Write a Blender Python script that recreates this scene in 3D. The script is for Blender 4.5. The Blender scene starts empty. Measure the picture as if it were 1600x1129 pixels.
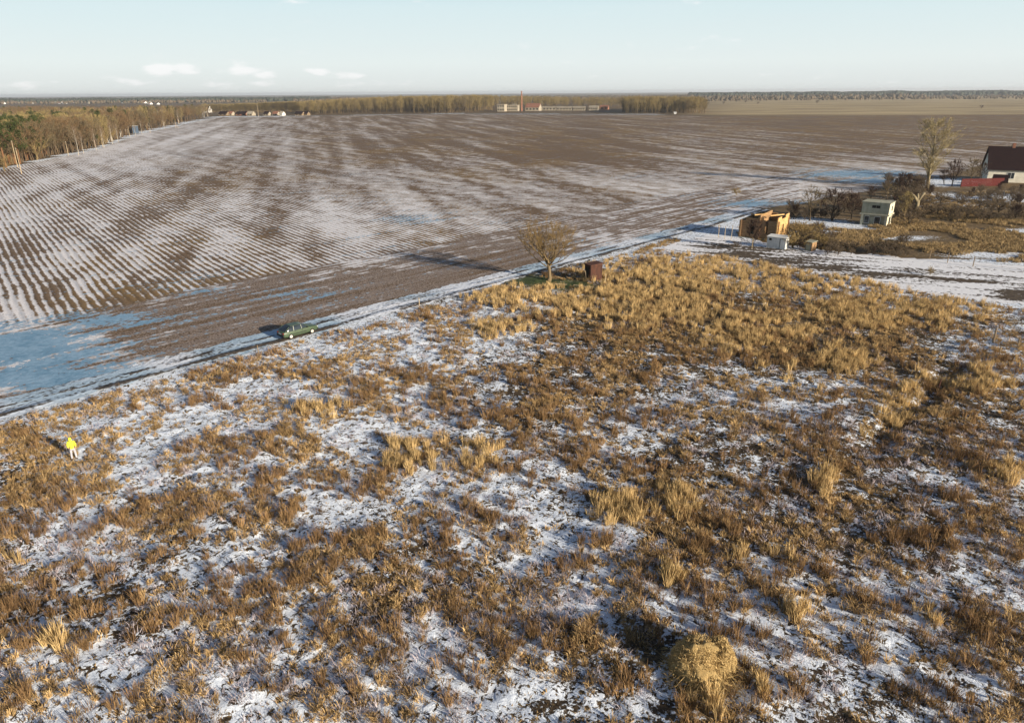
import bpy, bmesh, math, random
import numpy as np
from mathutils import Vector, Matrix, Euler
R = math.radians
rng = np.random.default_rng(7)
random.seed(7)
SC = bpy.context.scene
COL = SC.collection

# ------------------------------------------------------------------ camera
CAM_H = 24.0
F_PX = 1100.0
PITCH = math.atan(420.0 / F_PX)
cam_d = bpy.data.cameras.new('camera')
cam = bpy.data.objects.new('camera', cam_d); COL.objects.link(cam)
cam_d.sensor_width = 36.0
cam_d.lens = 36.0 * F_PX / 1600.0
cam_d.clip_start = 0.5; cam_d.clip_end = 40000
CAM_ROT = Matrix.Rotation(math.pi / 2 - PITCH, 3, 'X') @ Matrix.Rotation(R(-0.40), 3, 'Z')
cam.matrix_world = Matrix.Translation((0, 0, CAM_H)) @ CAM_ROT.to_4x4()
SC.camera = cam

# ------------------------------------------------------------------ light
SUN_AZ = math.atan2(0.78, -0.62)      # clockwise from +Y, direction towards the sun
SUN_EL = R(15.0)
sdir = Vector((math.sin(SUN_AZ) * math.cos(SUN_EL), math.cos(SUN_AZ) * math.cos(SUN_EL), math.sin(SUN_EL)))
sun_d = bpy.data.lights.new('sun', 'SUN'); sun_d.energy = 4.9; sun_d.angle = R(0.5)
sun_d.color = (1.0, 0.87, 0.69)
sun = bpy.data.objects.new('sun', sun_d); COL.objects.link(sun)
sun.rotation_euler = sdir.to_track_quat('Z', 'Y').to_euler()
sun.location = (60, -60, 80)

W = bpy.data.worlds.new('World'); SC.world = W; W.use_nodes = True
nt = W.node_tree; nt.nodes.clear()
def wn(t, **k):
    n = nt.nodes.new(t)
    for a, b in k.items(): setattr(n, a, b)
    return n
def lk(a, b): nt.links.new(a, b)
w_out = wn('ShaderNodeOutputWorld'); w_bg = wn('ShaderNodeBackground')
sky = wn('ShaderNodeTexSky', sky_type='NISHITA', sun_disc=False, sun_elevation=SUN_EL, sun_rotation=SUN_AZ,
         altitude=100, air_density=0.8, dust_density=0.6, ozone_density=1.6)
tc = wn('ShaderNodeTexCoord'); sep = wn('ShaderNodeSeparateXYZ'); lk(tc.outputs['Generated'], sep.inputs[0])
# low band of the sky: pale winter air above the horizon
ramp = wn('ShaderNodeValToRGB'); lk(sep.outputs['Z'], ramp.inputs[0])
cr = ramp.color_ramp; cr.elements[0].position = 0.0; cr.elements[0].color = (8.6, 9.0, 8.9, 1)
cr.elements[1].position = 0.22; cr.elements[1].color = (3.4, 5.6, 7.4, 1)
e = cr.elements.new(0.035); e.color = (9.2, 10.0, 9.9, 1)
e = cr.elements.new(0.10); e.color = (8.0, 9.6, 9.9, 1)
e = cr.elements.new(0.145); e.color = (6.0, 8.5, 9.5, 1)
hm = wn('ShaderNodeMapRange'); lk(sep.outputs['Z'], hm.inputs['Value'])
hm.inputs['From Min'].default_value = 0.13; hm.inputs['From Max'].default_value = 0.24
hm.inputs['To Min'].default_value = 0.95; hm.inputs['To Max'].default_value = 0.0
mixs = wn('ShaderNodeMixRGB'); lk(hm.outputs[0], mixs.inputs[0]); lk(sky.outputs[0], mixs.inputs[1]); lk(ramp.outputs[0], mixs.inputs[2])
# little cumulus heaps low over the horizon
mp = wn('ShaderNodeMapping'); lk(tc.outputs['Generated'], mp.inputs[0]); mp.inputs['Scale'].default_value = (9, 9, 34)
cn = wn('ShaderNodeTexNoise'); lk(mp.outputs[0], cn.inputs['Vector']); cn.inputs['Scale'].default_value = 2.6; cn.inputs['Detail'].default_value = 6
cn.inputs['Roughness'].default_value = 0.55
def wmath(op, a, b=None, c=None):
    n = wn('ShaderNodeMath', operation=op)
    for i, v in enumerate((a, b, c)):
        if v is None: continue
        if isinstance(v, (int, float)): n.inputs[i].default_value = v
        else: lk(v, n.inputs[i])
    return n.outputs[0]
def bell(val, c, w):
    d = wmath('DIVIDE', wmath('SUBTRACT', val, c), w)
    return wmath('EXPONENT', wmath('MULTIPLY', wmath('MULTIPLY', d, d), -1))
clouds = None
for (px, py, wx, wz, amp) in ((250, 111, .016, .0075, 1.0), (288, 110, .016, .0065, .85), (380, 110, .021, .008, 1.0), (410, 118, .024, .005, .7), (495, 112, .018, .006, .8),
                              (545, 117, .026, .006, .75), (60, 131, .12, .005, .3), (330, 128, .14, .006, .5), (590, 130, .08, .005, .5), (30, 90, .03, .004, .35)):
    d = CAM_ROT @ Vector(((px - 800) / F_PX, -(py - 564.5) / F_PX, -1)).normalized()
    b = wmath('MULTIPLY', wmath('MULTIPLY', bell(sep.outputs['Z'], d.z, wz), bell(sep.outputs['X'], d.x, wx)), amp)
    clouds = b if clouds is None else wmath('MAXIMUM', clouds, b)
cm = wn('ShaderNodeMapRange', interpolation_type='SMOOTHSTEP'); lk(wmath('MULTIPLY_ADD', wmath('SUBTRACT', cn.outputs[0], 0.5), 2.4, clouds), cm.inputs['Value'])
cm.inputs['From Min'].default_value = 0.30; cm.inputs['From Max'].default_value = 0.85
cm.inputs['To Max'].default_value = 0.65
# thin veil of grey cloud streaks
vp = wn('ShaderNodeMapping'); lk(tc.outputs['Generated'], vp.inputs[0]); vp.inputs['Scale'].default_value = (2, 2, 26)
vn = wn('ShaderNodeTexNoise'); lk(vp.outputs[0], vn.inputs['Vector']); vn.inputs['Scale'].default_value = 2.0; vn.inputs['Detail'].default_value = 5
vm = wn('ShaderNodeMapRange'); lk(vn.outputs[0], vm.inputs['Value']); vm.inputs['From Min'].default_value = .42; vm.inputs['From Max'].default_value = .75
vm.inputs['To Max'].default_value = .14
mixv = wn('ShaderNodeMixRGB'); lk(vm.outputs[0], mixv.inputs[0]); lk(mixs.outputs[0], mixv.inputs[1]); mixv.inputs[2].default_value = (8.6, 9.1, 9.3, 1)
mixc = wn('ShaderNodeMixRGB'); lk(cm.outputs[0], mixc.inputs[0]); lk(mixv.outputs[0], mixc.inputs[1]); mixc.inputs[2].default_value = (11.6, 11.4, 11.4, 1)
lk(mixc.outputs[0], w_bg.inputs[0]); w_bg.inputs[1].default_value = 0.05
lk(w_bg.outputs[0], w_out.inputs[0])
SC.view_settings.view_transform = 'Standard'; SC.view_settings.look = 'None'
SC.view_settings.exposure = 0.85; SC.view_settings.gamma = 1
SC.cycles.use_denoising = True
SC.cycles.max_bounces = 6; SC.cycles.diffuse_bounces = 2; SC.cycles.glossy_bounces = 2
SC.cycles.transparent_max_bounces = 6; SC.cycles.volume_bounces = 0

# ------------------------------------------------------------------ ground <-> photo helpers
_inv = np.array(CAM_ROT.transposed())
def G(px, py, z=0.0):
    d = CAM_ROT @ Vector(((px - 800) / F_PX, -(py - 564.5) / F_PX, -1))
    t = (z - CAM_H) / d.z
    return Vector((d.x * t, d.y * t, z))
def PIX(x, y, z=0.0):
    p = np.stack([np.asarray(x, float), np.asarray(y, float), np.zeros_like(np.asarray(x, float)) + z - CAM_H])
    c = np.tensordot(_inv, p, axes=1)
    w = np.maximum(-c[2], 0.5)
    return 800 + c[0] / w * F_PX, 564.5 - c[1] / w * F_PX
def HT(px, pb, pt):
    """real height of something standing at photo point (px,pb) whose top is seen at row pt"""
    g = G(px, pb); lo, hi = 0.0, 60.0
    for _ in range(40):
        m = (lo + hi) / 2
        if PIX(g.x, g.y, m)[1] > pt: lo = m
        else: hi = m
    return lo
def MPP(px, py):
    """metres per photo pixel across, at the ground point"""
    return (G(px + 1, py) - G(px, py)).length

# ------------------------------------------------------------------ noise
def _hash(i, j, s):
    n = (i * 374761393 + j * 668265263 + s * 1442695041) & 0xffffffff
    n = ((n ^ (n >> 13)) * 1274126177) & 0xffffffff
    return ((n ^ (n >> 16)) & 0xffff) / 65535.0
def vnoise(x, y, s=0):
    x = np.asarray(x, float); y = np.asarray(y, float)
    i = np.floor(x).astype(np.int64); j = np.floor(y).astype(np.int64)
    fx = x - i; fy = y - j; fx = fx * fx * (3 - 2 * fx); fy = fy * fy * (3 - 2 * fy)
    a = _hash(i, j, s); b = _hash(i + 1, j, s); c = _hash(i, j + 1, s); d = _hash(i + 1, j + 1, s)
    return (a * (1 - fx) + b * fx) * (1 - fy) + (c * (1 - fx) + d * fx) * fy
def fbm(x, y, s=0, o=4):
    t = 0; a = 0.5; f = 1; n = 0
    for k in range(o):
        t = t + a * vnoise(x * f + k * 17.3, y * f - k * 9.1, s + k); n += a; a *= 0.5; f *= 2.03
    return t / n

# ------------------------------------------------------------------ object helpers
def tag(o, label=None, cat=None, group=None, kind=None):
    if label: o['label'] = label
    if cat: o['category'] = cat
    if group: o['group'] = group
    if kind: o['kind'] = kind
    return o
def empty(name, loc=(0, 0, 0), rz=0.0, label=None, cat=None, group=None):
    o = bpy.data.objects.new(name, None); COL.objects.link(o)
    o.location = loc; o.rotation_euler = (0, 0, rz); o.empty_display_size = 0.5
    return tag(o, label, cat, group)
def link(name, me, mat, parent=None, smooth=False):
    o = bpy.data.objects.new(name, me); COL.objects.link(o)
    if mat is not None and len(me.materials) == 0:
        for m in (mat if isinstance(mat, (list, tuple)) else [mat]): me.materials.append(m)
    if parent is not None: o.parent = parent
    if smooth:
        me.polygons.foreach_set('use_smooth', [True] * len(me.polygons))
    return o
def copy_tree(o, parent=None):
    c = o.copy(); COL.objects.link(c)
    if parent is not None: c.parent = parent
    for ch in list(o.children): copy_tree(ch, c)
    return c
def np_mesh(name, V, Fc, n=3, attrs=None, colattr=None):
    """V (N,3), Fc (M,n) -> mesh"""
    me = bpy.data.meshes.new(name)
    V = np.asarray(V, np.float32); Fc = np.asarray(Fc, np.int32)
    me.vertices.add(len(V)); me.vertices.foreach_set('co', V.ravel())
    me.loops.add(Fc.size); me.loops.foreach_set('vertex_index', Fc.ravel())
    me.polygons.add(len(Fc))
    me.polygons.foreach_set('loop_start', np.arange(0, Fc.size, n, dtype=np.int32))
    me.polygons.foreach_set('loop_total', np.full(len(Fc), n, np.int32))
    me.update(calc_edges=True)
    for k, v in (attrs or {}).items():
        a = me.attributes.new(k, 'FLOAT', 'POINT'); a.data.foreach_set('value', np.asarray(v, np.float32).ravel())
    if colattr is not None:
        a = me.attributes.new('tint', 'FLOAT_COLOR', 'POINT')
        c = np.ones((len(V), 4), np.float32); c[:, :3] = colattr
        a.data.foreach_set('color', c.ravel())
    return me

class MB:
    """collects boxes, prisms and tubes in one bmesh"""
    def __init__(s): s.bm = bmesh.new()
    def box(s, c, d, rot=None, bev=0.0):
        r = bmesh.ops.create_cube(s.bm, size=1.0)
        vs = r['verts']
        for v in vs: v.co = Vector((v.co.x * d[0], v.co.y * d[1], v.co.z * d[2]))
        if bev > 0:
            es = list({e for v in vs for e in v.link_edges})
            q = bmesh.ops.bevel(s.bm, geom=es, offset=bev, segments=2, affect='EDGES', profile=0.5)
            vs = list({v for f in q['faces'] for v in f.verts} | {v for v in vs if v.is_valid})
        M = rot if rot is not None else Matrix.Identity(3)
        for v in vs: v.co = M @ v.co + Vector(c)
        return s
    def tube(s, pts, rad, n=8, cap=True):
        rings = []
        pts = [Vector(p) for p in pts]
        for i, p in enumerate(pts):
            d = (pts[min(i + 1, len(pts) - 1)] - pts[max(i - 1, 0)]).normalized()
            a = d.orthogonal().normalized() if i == 0 else (rings_a - d * rings_a.dot(d)).normalized()
            rings_a = a; b = d.cross(a)
            r = rad[i] if isinstance(rad, (list, tuple)) else rad
            rings.append([s.bm.verts.new(p + (a * math.cos(2 * math.pi * k / n) + b * math.sin(2 * math.pi * k / n)) * r) for k in range(n)])
        for q in range(len(rings) - 1):
            for k in range(n):
                s.bm.faces.new((rings[q][k], rings[q][(k + 1) % n], rings[q + 1][(k + 1) % n], rings[q + 1][k]))
        if cap:
            s.bm.faces.new(rings[0][::-1]); s.bm.faces.new(rings[-1])
        return s
    def poly(s, pts, th=None):
        """prism of a polygon: pts 3D list, th a thickness vector"""
        a = [s.bm.verts.new(p) for p in pts]
        if th is None: s.bm.faces.new(a); return s
        b = [s.bm.verts.new(Vector(p) + Vector(th)) for p in pts]
        s.bm.faces.new(a[::-1]); s.bm.faces.new(b)
        for i in range(len(a)):
            j = (i + 1) % len(a); s.bm.faces.new((a[i], a[j], b[j], b[i]))
        return s
    def build(s, name, mat, parent=None, smooth=False):
        bmesh.ops.recalc_face_normals(s.bm, faces=s.bm.faces)
        me = bpy.data.meshes.new(name); s.bm.to_mesh(me); s.bm.free()
        return link(name, me, mat, parent, smooth)

# ------------------------------------------------------------------ materials
def mat_new(name):
    m = bpy.data.materials.new(name); m.use_nodes = True
    t = m.node_tree; t.nodes.clear()
    return m, t
class N:
    """tiny node-tree writer"""
    def __init__(s, t): s.t = t
    def n(s, typ, **k):
        n = s.t.nodes.new(typ)
        for a, b in k.items(): setattr(n, a, b)
        return n
    def set(s, sock, v):
        if v is None: return
        if isinstance(v, bpy.types.NodeSocket): s.t.links.new(v, sock)
        elif isinstance(v, (tuple, list)) and len(v) == 3 and sock.type == 'RGBA': sock.default_value = (*v, 1)
        else: sock.default_value = v
    def m(s, op, a, b=None, c=None, clamp=False):
        n = s.n('ShaderNodeMath', operation=op, use_clamp=clamp)
        for i, v in enumerate((a, b, c)): s.set(n.inputs[i], v)
        return n.outputs[0]
    def mix(s, f, a, b):
        n = s.n('ShaderNodeMixRGB'); s.set(n.inputs[0], f); s.set(n.inputs[1], a); s.set(n.inputs[2], b); return n.outputs[0]
    def mul(s, f, a, b):
        n = s.n('ShaderNodeMixRGB', blend_type='MULTIPLY'); s.set(n.inputs[0], f); s.set(n.inputs[1], a); s.set(n.inputs[2], b); return n.outputs[0]
    def ms(s, v, a, b, lo=0.0, hi=1.0):
        n = s.n('ShaderNodeMapRange', interpolation_type='SMOOTHSTEP'); s.set(n.inputs['Value'], v)
        n.inputs['From Min'].default_value = a; n.inputs['From Max'].default_value = b
        n.inputs['To Min'].default_value = lo; n.inputs['To Max'].default_value = hi; return n.outputs[0]
    def noise(s, vec, scale, det=4, rough=.5, dist=0.0):
        n = s.n('ShaderNodeTexNoise'); s.set(n.inputs['Vector'], vec)
        n.inputs['Scale'].default_value = scale; n.inputs['Detail'].default_value = det
        n.inputs['Roughness'].default_value = rough; n.inputs['Distortion'].default_value = dist
        return n.outputs[0]
    def pos(s): return s.n('ShaderNodeNewGeometry').outputs['Position']
    def obj(s): return s.n('ShaderNodeTexCoord').outputs['Object']
    def rotz(s, vec, ang, scale=(1, 1, 1)):
        a = s.n('ShaderNodeMapping'); s.set(a.inputs[0], vec); a.inputs['Rotation'].default_value = (0, 0, ang)
        b = s.n('ShaderNodeMapping'); s.set(b.inputs[0], a.outputs[0]); b.inputs['Scale'].default_value = scale
        return a.outputs[0], b.outputs[0]
    def attr(s, name):
        return s.n('ShaderNodeAttribute', attribute_name=name)
    def out(s, col, rough=.8, bump=None, bstr=.3, bdist=.05, spec=.3, metal=0.0):
        p = s.n('ShaderNodeBsdfPrincipled'); s.set(p.inputs['Base Color'], col); s.set(p.inputs['Roughness'], rough)
        p.inputs['Specular IOR Level'].default_value = spec; s.set(p.inputs['Metallic'], metal)
        if bump is not None:
            b = s.n('ShaderNodeBump'); s.set(b.inputs['Height'], bump); b.inputs['Strength'].default_value = bstr
            b.inputs['Distance'].default_value = bdist; s.t.links.new(b.outputs[0], p.inputs['Normal'])
        o = s.n('ShaderNodeOutputMaterial'); s.t.links.new(p.outputs[0], o.inputs[0]); return p
MATS = {}
def simple(name, c, c2=None, scale=3.0, rough=.85, spec=.25, metal=0.0, bstr=.3, bdist=.02, stretch=(1, 1, 1), lo=.35, hi=.65):
    if name in MATS: return MATS[name]
    m, t = mat_new(name); q = N(t)
    mp = q.n('ShaderNodeMapping'); q.set(mp.inputs[0], q.obj()); mp.inputs['Scale'].default_value = stretch
    f = q.noise(mp.outputs[0], scale, 5, .6)
    c2 = c2 or tuple(x * .7 for x in c)
    col = q.mix(q.ms(f, lo, hi), c, c2)
    q.out(col, rough, f, bstr, bdist, spec, metal)
    MATS[name] = m; return m
def tinted(name, rough=.9, transl=.25):
    """foliage and grass: colour carried by the blades themselves"""
    m, t = mat_new(name); q = N(t)
    c = q.attr('tint').outputs['Color']
    d = q.n('ShaderNodeBsdfDiffuse'); q.set(d.inputs[0], c)
    tr = q.n('ShaderNodeBsdfTranslucent'); q.set(tr.inputs[0], c)
    x = q.n('ShaderNodeMixShader'); x.inputs[0].default_value = transl
    t.links.new(d.outputs[0], x.inputs[1]); t.links.new(tr.outputs[0], x.inputs[2])
    o = q.n('ShaderNodeOutputMaterial'); t.links.new(x.outputs[0], o.inputs[0])
    MATS[name] = m; return m
SNOW = (.82, .88, .97)
M_blade = tinted('dry_grass_blades', transl=.10); M_twig = tinted('twigs', transl=.1)

# ------------------------------------------------------------------ layout lines
RA = G(0, 641); RB = G(1130, 344)
rd = (RB - RA).normalized(); rn = Vector((-rd.y, rd.x, 0))            # rn points to the big field side
def road_dist(x, y): return (np.asarray(x) - RA.x) * rn.x + (np.asarray(y) - RA.y) * rn.y
def road_along(x, y): return (np.asarray(x) - RA.x) * rd.x + (np.asarray(y) - RA.y) * rd.y
ROAD_W = 3.0
HEAD_W = float(road_dist(*G(560, 402)[:2]))
AZ_ROW = math.atan2((-110 - 800), F_PX * math.cos(PITCH) + 420 * math.sin(PITCH))     # bearing of the drill rows
AZ_SWATH = math.atan2((490 - 800), F_PX * math.cos(PITCH) + 420 * math.sin(PITCH))
AZ_ROAD = math.atan2(rd.x, rd.y)

# cover survey of the ground: share of snow left lying, by place
GX = np.arange(40, 1601, 80)
GRID = {
 150: "11111111111111100000",
 176: "44443322222222100000",
 190: "66665433332222111111",
 215: "77776533221123321222",
 240: "77764432321124323333",
 265: "77754445434434445544",
 290: "66543555545544565555",
 320: "65545566555554555533",
 350: "66556576555445763321",
 380: "66657566443566884321",
 410: "66666565322258677754",
 440: "55554332222111577886",
 470: "54343232254211122587",
 500: "75322235532111111122",
 540: "87532455543222211135",
 570: "86545555532222211124",
 600: "65555555432223434313",
 650: "34554545432343343222",
 700: "34555455333432222223",
 750: "24445555444332322233",
 800: "35333443454332222233",
 850: "35434433344532222224",
 900: "33334532333553443333",
 950: "22245432344444555543",
 1000: "54234344553223664433",
 1050: "76444445654323433443",
 1100: "76544566543332332344",
}
GYs = np.array(sorted(GRID)); GV = np.array([[int(c) for c in GRID[y]] for y in GYs], float) / 9.0
def gridval(x, y):
    u, v = PIX(x, y)
    u = np.clip((u - 40) / 80, 0, 18.999); v = np.clip(v, 150, 1099.9)
    r = np.interp(v, GYs, np.arange(len(GYs))); r = np.clip(r, 0, len(GYs) - 1.001)
    i = u.astype(int); j = r.astype(int); fu = u - i; fv = r - j
    return (GV[j, i] * (1 - fu) + GV[j, i + 1] * fu) * (1 - fv) + (GV[j + 1, i] * (1 - fu) + GV[j + 1, i + 1] * fu) * fv
def blobs(x, y, lst):
    """soft patches on the ground; each (photo x, y, half width, half height) only locates a patch"""
    u, v = PIX(x, y); t = np.zeros_like(u)
    for (a, b, ra, rb, *amp) in lst:
        t = np.maximum(t, (amp[0] if amp else 1) * np.exp(-(((u - a) / ra) ** 2 + ((v - b) / rb) ** 2)))
    return t
GOLD = [(1352, 672, 20, 12, .5), (1385, 640, 20, 12, .55), (1420, 612, 22, 14, .7), (1455, 585, 30, 16), (630, 712, 38, 25), (720, 712, 70, 22), (970, 800, 55, 28), (1060, 788, 45, 28), (100, 995, 28, 30), (780, 465, 60, 18), (880, 470, 110, 28), (780, 515, 50, 14),
        (1010, 475, 120, 40), (1180, 520, 90, 35), (1100, 430, 180, 30), (1320, 560, 50, 25), (1540, 590, 75, 25), (1400, 490, 150, 30, .9), (1180, 1080, 22, 40), (1110, 1110, 35, 25),
        (1575, 740, 35, 18), (1440, 975, 35, 20), (1240, 960, 25, 12), (1050, 905, 22, 30), (500, 640, 70, 20, .5), (1250, 440, 200, 30, .7), (430, 890, 20, 30, .5), (1230, 590, 150, 40, .4),
        (20, 870, 20, 20, .5), (1180, 870, 120, 20, .5), (1400, 640, 40, 25, .7), (1290, 750, 25, 25, .8)]
FROST = [(90, 870, 110, 50), (300, 1010, 110, 60), (620, 960, 110, 50), (1290, 820, 120, 50), (1420, 720, 120, 60), (1500, 900, 120, 60), (880, 950, 90, 40), (1480, 780, 120, 60),
         (450, 1060, 90, 40), (720, 640, 80, 25, .6), (1260, 1050, 90, 40, .6)]
BROWNW = [(640, 600, 140, 40, .8), (900, 640, 180, 50, .9), (800, 840, 100, 40), (880, 900, 90, 30), (500, 870, 130, 60), (380, 770, 120, 40, .8), (1330, 690, 160, 60), (1450, 850, 160, 120),
          (1100, 730, 120, 60, .9), (560, 1000, 110, 60, .9), (60, 800, 90, 90, .9), (320, 940, 130, 70), (980, 560, 160, 40, .7), (830, 1010, 120, 60, .9), (1250, 1040, 120, 60), (1290, 500, 140, 18),
          (1500, 1000, 150, 60, .6), (1480, 690, 120, 40, .8)]

# ------------------------------------------------------------------ ground sheet
def axis(lo, hi, step, far, g):
    mid = list(np.arange(lo, hi + step / 2, step)); a = []; s = step; x = mid[-1]
    while x < far: s = min(s * g, 600); x += s; mid.append(x)
    s = step; x = lo
    while x > -far: s = min(s * g, 600); x -= s; a.append(x)
    return np.array(a[::-1] + mid)
xs = axis(-62, 75, .30, 16000, 1.05)
ys = axis(10, 112, .30, 16000, 1.05); ys = ys[ys > -400]
X, Y = np.meshgrid(xs, ys)
def meadow_mask(x, y):
    d = -road_dist(x, y)                                   # metres into the meadow
    m = np.clip((d - 2.2) / 3.0, 0, 1)
    m = m * np.clip((118 - y) / 14, 0, 1) * np.clip((90 - np.abs(x)) / 15, 0, 1)
    u, v = PIX(x, y)
    gl = 369 + (u - 1000) * 0.172; m = m * np.clip((v - gl - 8) / 12, 0, 1)
    return m
DA = G(1335, 712); DB = G(1500, 572)
def terrain(x, y):
    m = meadow_mask(x, y)
    h = (fbm(x * .9, y * .9, 3, 3) - .5) * .22 + (fbm(x * .12, y * .12, 9, 2) - .5) * .35
    dx_, dy_ = DB[0] - DA[0], DB[1] - DA[1]; l_ = math.hypot(dx_, dy_)
    al = ((x - DA[0]) * dx_ + (y - DA[1]) * dy_) / l_; ac_ = ((x - DA[0]) * dy_ - (y - DA[1]) * dx_) / l_ + (fbm(al * .25, al * 0, 61, 2) - .5) * 1.6
    h -= .5 * np.exp(-(ac_ / 1.0) ** 2) * np.clip(al / 4, 0, 1) * np.clip((l_ - al) / 4, 0, 1)
    h += np.maximum(0, vnoise(x * 2.6, y * 2.6, 21) - .5) * .26
    return h * m
Z = terrain(X, Y)
Vg = np.stack([X.ravel(), Y.ravel(), Z.ravel()], 1)
ny, nx = X.shape
idx = np.arange(ny * nx).reshape(ny, nx)
Fg = np.stack([idx[:-1, :-1], idx[:-1, 1:], idx[1:, 1:], idx[1:, :-1]], -1).reshape(-1, 4)
xf, yf = X.ravel(), Y.ravel()
g_snow = gridval(xf, yf)
g_gold = np.clip(blobs(xf, yf, GOLD), 0, 1)
uu, vv = PIX(xf, yf)
far_gold = np.clip((uu - 1040) / 120, 0, 1) * np.clip((182 - vv) / 4, 0, 1) * (yf > 300)
yard = ((vv < 372) & (uu > 1200) & (yf < 320)).astype(float)
g_gold = np.maximum(g_gold, np.maximum(far_gold, yard * .65))
g_green = blobs(xf, yf, [(840, 440, 46, 10, 1.4), (885, 446, 50, 8, 1.2)])
m, t = mat_new('snowy_meadow_ground'); q = N(t); P = q.pos()
sn = q.attr('snow').outputs['Fac']; gd = q.attr('gold').outputs['Fac']; gr = q.attr('green').outputs['Fac']
nA = q.noise(P, .55, 5, .6); nB = q.noise(P, 2.3, 5, .65, .5); nC = q.noise(P, 5.5, 4, .65, .6)
v = q.m('ADD', q.m('MULTIPLY', nA, .32), q.m('ADD', q.m('MULTIPLY', nB, .36), q.m('MULTIPLY', nC, .34)))
thr = q.m('MULTIPLY_ADD', sn, -.36, .655)
sm = q.ms(q.m('SUBTRACT', v, thr), -.006, .014)
nD = q.noise(P, 2.6, 5, .7, .8); litter_shade = q.ms(nD, .550, .566)  # dark specks: plant litter and tuft shadows painted together into the snow
sm = q.m('MULTIPLY', sm, q.m('SUBTRACT', 1, litter_shade))
f1 = q.noise(P, 1.1, 5, .7); f2 = q.noise(P, 9, 4, .7)
soil = q.mix(q.ms(f2, .35, .7), (.022, .017, .013), (.095, .065, .038))
straw = q.mix(q.ms(f2, .3, .7), (.30, .21, .10), (.16, .105, .05))
base = q.mix(q.ms(f1, .47, .66), soil, straw)
base = q.mix(q.m('MULTIPLY', gd, q.ms(nB, .3, .6)), base, straw)
base = q.mix(q.attr('hay').outputs['Fac'], base, q.mix(q.ms(q.noise(q.rotz(P, 0, (.006, .03, 1))[1], 1.0, 5, .65), .38, .62), (.46, .36, .20), (.24, .18, .10)))
base = q.mix(gr, base, q.mix(q.ms(f2, .3, .7), (.075, .10, .03), (.03, .045, .015)))
snowc = q.mix(q.ms(nC, .3, .7), SNOW, (.70, .77, .88))
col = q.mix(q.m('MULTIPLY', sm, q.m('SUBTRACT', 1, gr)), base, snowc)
q.out(col, .8, q.m('ADD', q.m('MULTIPLY', nB, .6), q.m('ADD', q.m('MULTIPLY', nC, .5), q.m('MULTIPLY', sm, .35))), .7, .13, .2)
wooded = (vv < np.interp(uu, [-400, -60, 0, 60, 150, 215, 280, 335, 480, 700, 1100, 1110, 1800], [330, 281, 263, 251, 232, 208, 194, 182, 181, 177, 178, 150, 150])) & (yf > 120)
g_snow = np.where(wooded, .0, g_snow); g_gold = np.where(wooded & (uu < 1100), .35, g_gold)
rightyard = (uu > 1180) & (vv < 405) & (yf > 60) & (far_gold < .3)
g_snow = np.where(rightyard, blobs(xf, yf, [(1330, 358, 70, 8, .75), (1540, 312, 110, 10, .9), (1290, 352, 50, 8, .8), (1400, 372, 60, 4, .6), (1540, 396, 60, 8, .7), (1560, 412, 80, 6, .8), (1480, 285, 60, 6, .8), (1250, 395, 70, 4, .7), (1260, 345, 40, 5, .7), (1600, 360, 60, 3, .6)]), g_snow)
g_gold = np.where(rightyard, np.maximum(g_gold, .55), g_gold)
g_snow = np.where((yf > 700) & (uu > 1040), 0, g_snow)
me = np_mesh('ground', Vg, Fg, 4, {'snow': np.clip(g_snow * 1.15 + .08, 0, 1), 'gold': g_gold, 'green': np.clip(g_green, 0, 1), 'hay': far_gold})
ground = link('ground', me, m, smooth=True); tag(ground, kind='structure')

# ------------------------------------------------------------------ big field
def sheet(name, polyfun, xs, ys, z, mat, attrs):
    X, Y = np.meshgrid(xs, ys); keep = polyfun(X, Y)
    V = np.stack([X.ravel(), Y.ravel(), np.full(X.size, z)], 1)
    n = X.shape[1]; i = np.arange(X.size).reshape(X.shape)
    c = keep[:-1, :-1] & keep[:-1, 1:] & keep[1:, 1:] & keep[1:, :-1]
    Fq = np.stack([i[:-1, :-1], i[:-1, 1:], i[1:, 1:], i[1:, :-1]], -1)[c]
    used = np.unique(Fq); mp = -np.ones(len(V), int); mp[used] = np.arange(len(used))
    V2 = V[used]; F2 = mp[Fq]
    me = np_mesh(name, V2, F2, 4, {k: f(V2[:, 0], V2[:, 1]) for k, f in attrs.items()})
    return link(name, me, mat)
# work in the road's own frame: a = metres along the track, b = metres into the field
WE = [(-60, 282), (0, 264), (60, 252), (150, 233), (215, 209), (280, 195), (335, 182.5), (480, 181), (700, 178), (1000, 179), (1100, 181), (1350, 180), (1600, 178)]
WEx = np.array([p[0] for p in WE], float); WEy = np.array([p[1] for p in WE], float)
def in_field(x, y):
    u, v = PIX(x, y)
    lim = np.interp(u, WEx, WEy)
    d = road_dist(x, y); al = road_along(x, y)
    a0 = float(road_along(*G(1150, 338)[:2]))
    dd = d + (fbm(al * .3, d * 0, 5, 3) - .5) * .8
    low = np.interp(u, [1150, 1200, 1260, 1340, 1420, 1500, 1550, 1620, 1700, 1900], [400, 325, 317, 303, 288, 268, 255, 240, 232, 222])
    low = low + (fbm(x * .08, y * .08, 6, 3) - .5) * 9
    main = (dd > 1.6) & (u < 1200)
    return (main | ((u >= 1190) & (v < low) & (dd > -400))) & (v > lim + .6) & (y < 1600)
fx = axis(-190, 190, 1.0, 900, 1.02); fy = axis(30, 260, 1.0, 900, 1.01); fy = fy[fy > -60]
m, t = mat_new('ploughed_field_rows'); q = N(t); P = q.pos()
sn = q.attr('snow').outputs['Fac']; hd = q.attr('headland').outputs['Fac']; ic = q.attr('ice').outputs['Fac']
def frame(az, sx, sy):
    r, s_ = q.rotz(P, az, (sx, sy, 1)); return r, s_          # after rotation x runs across the rows
warp = q.noise(P, .06, 3, .6)
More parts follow.
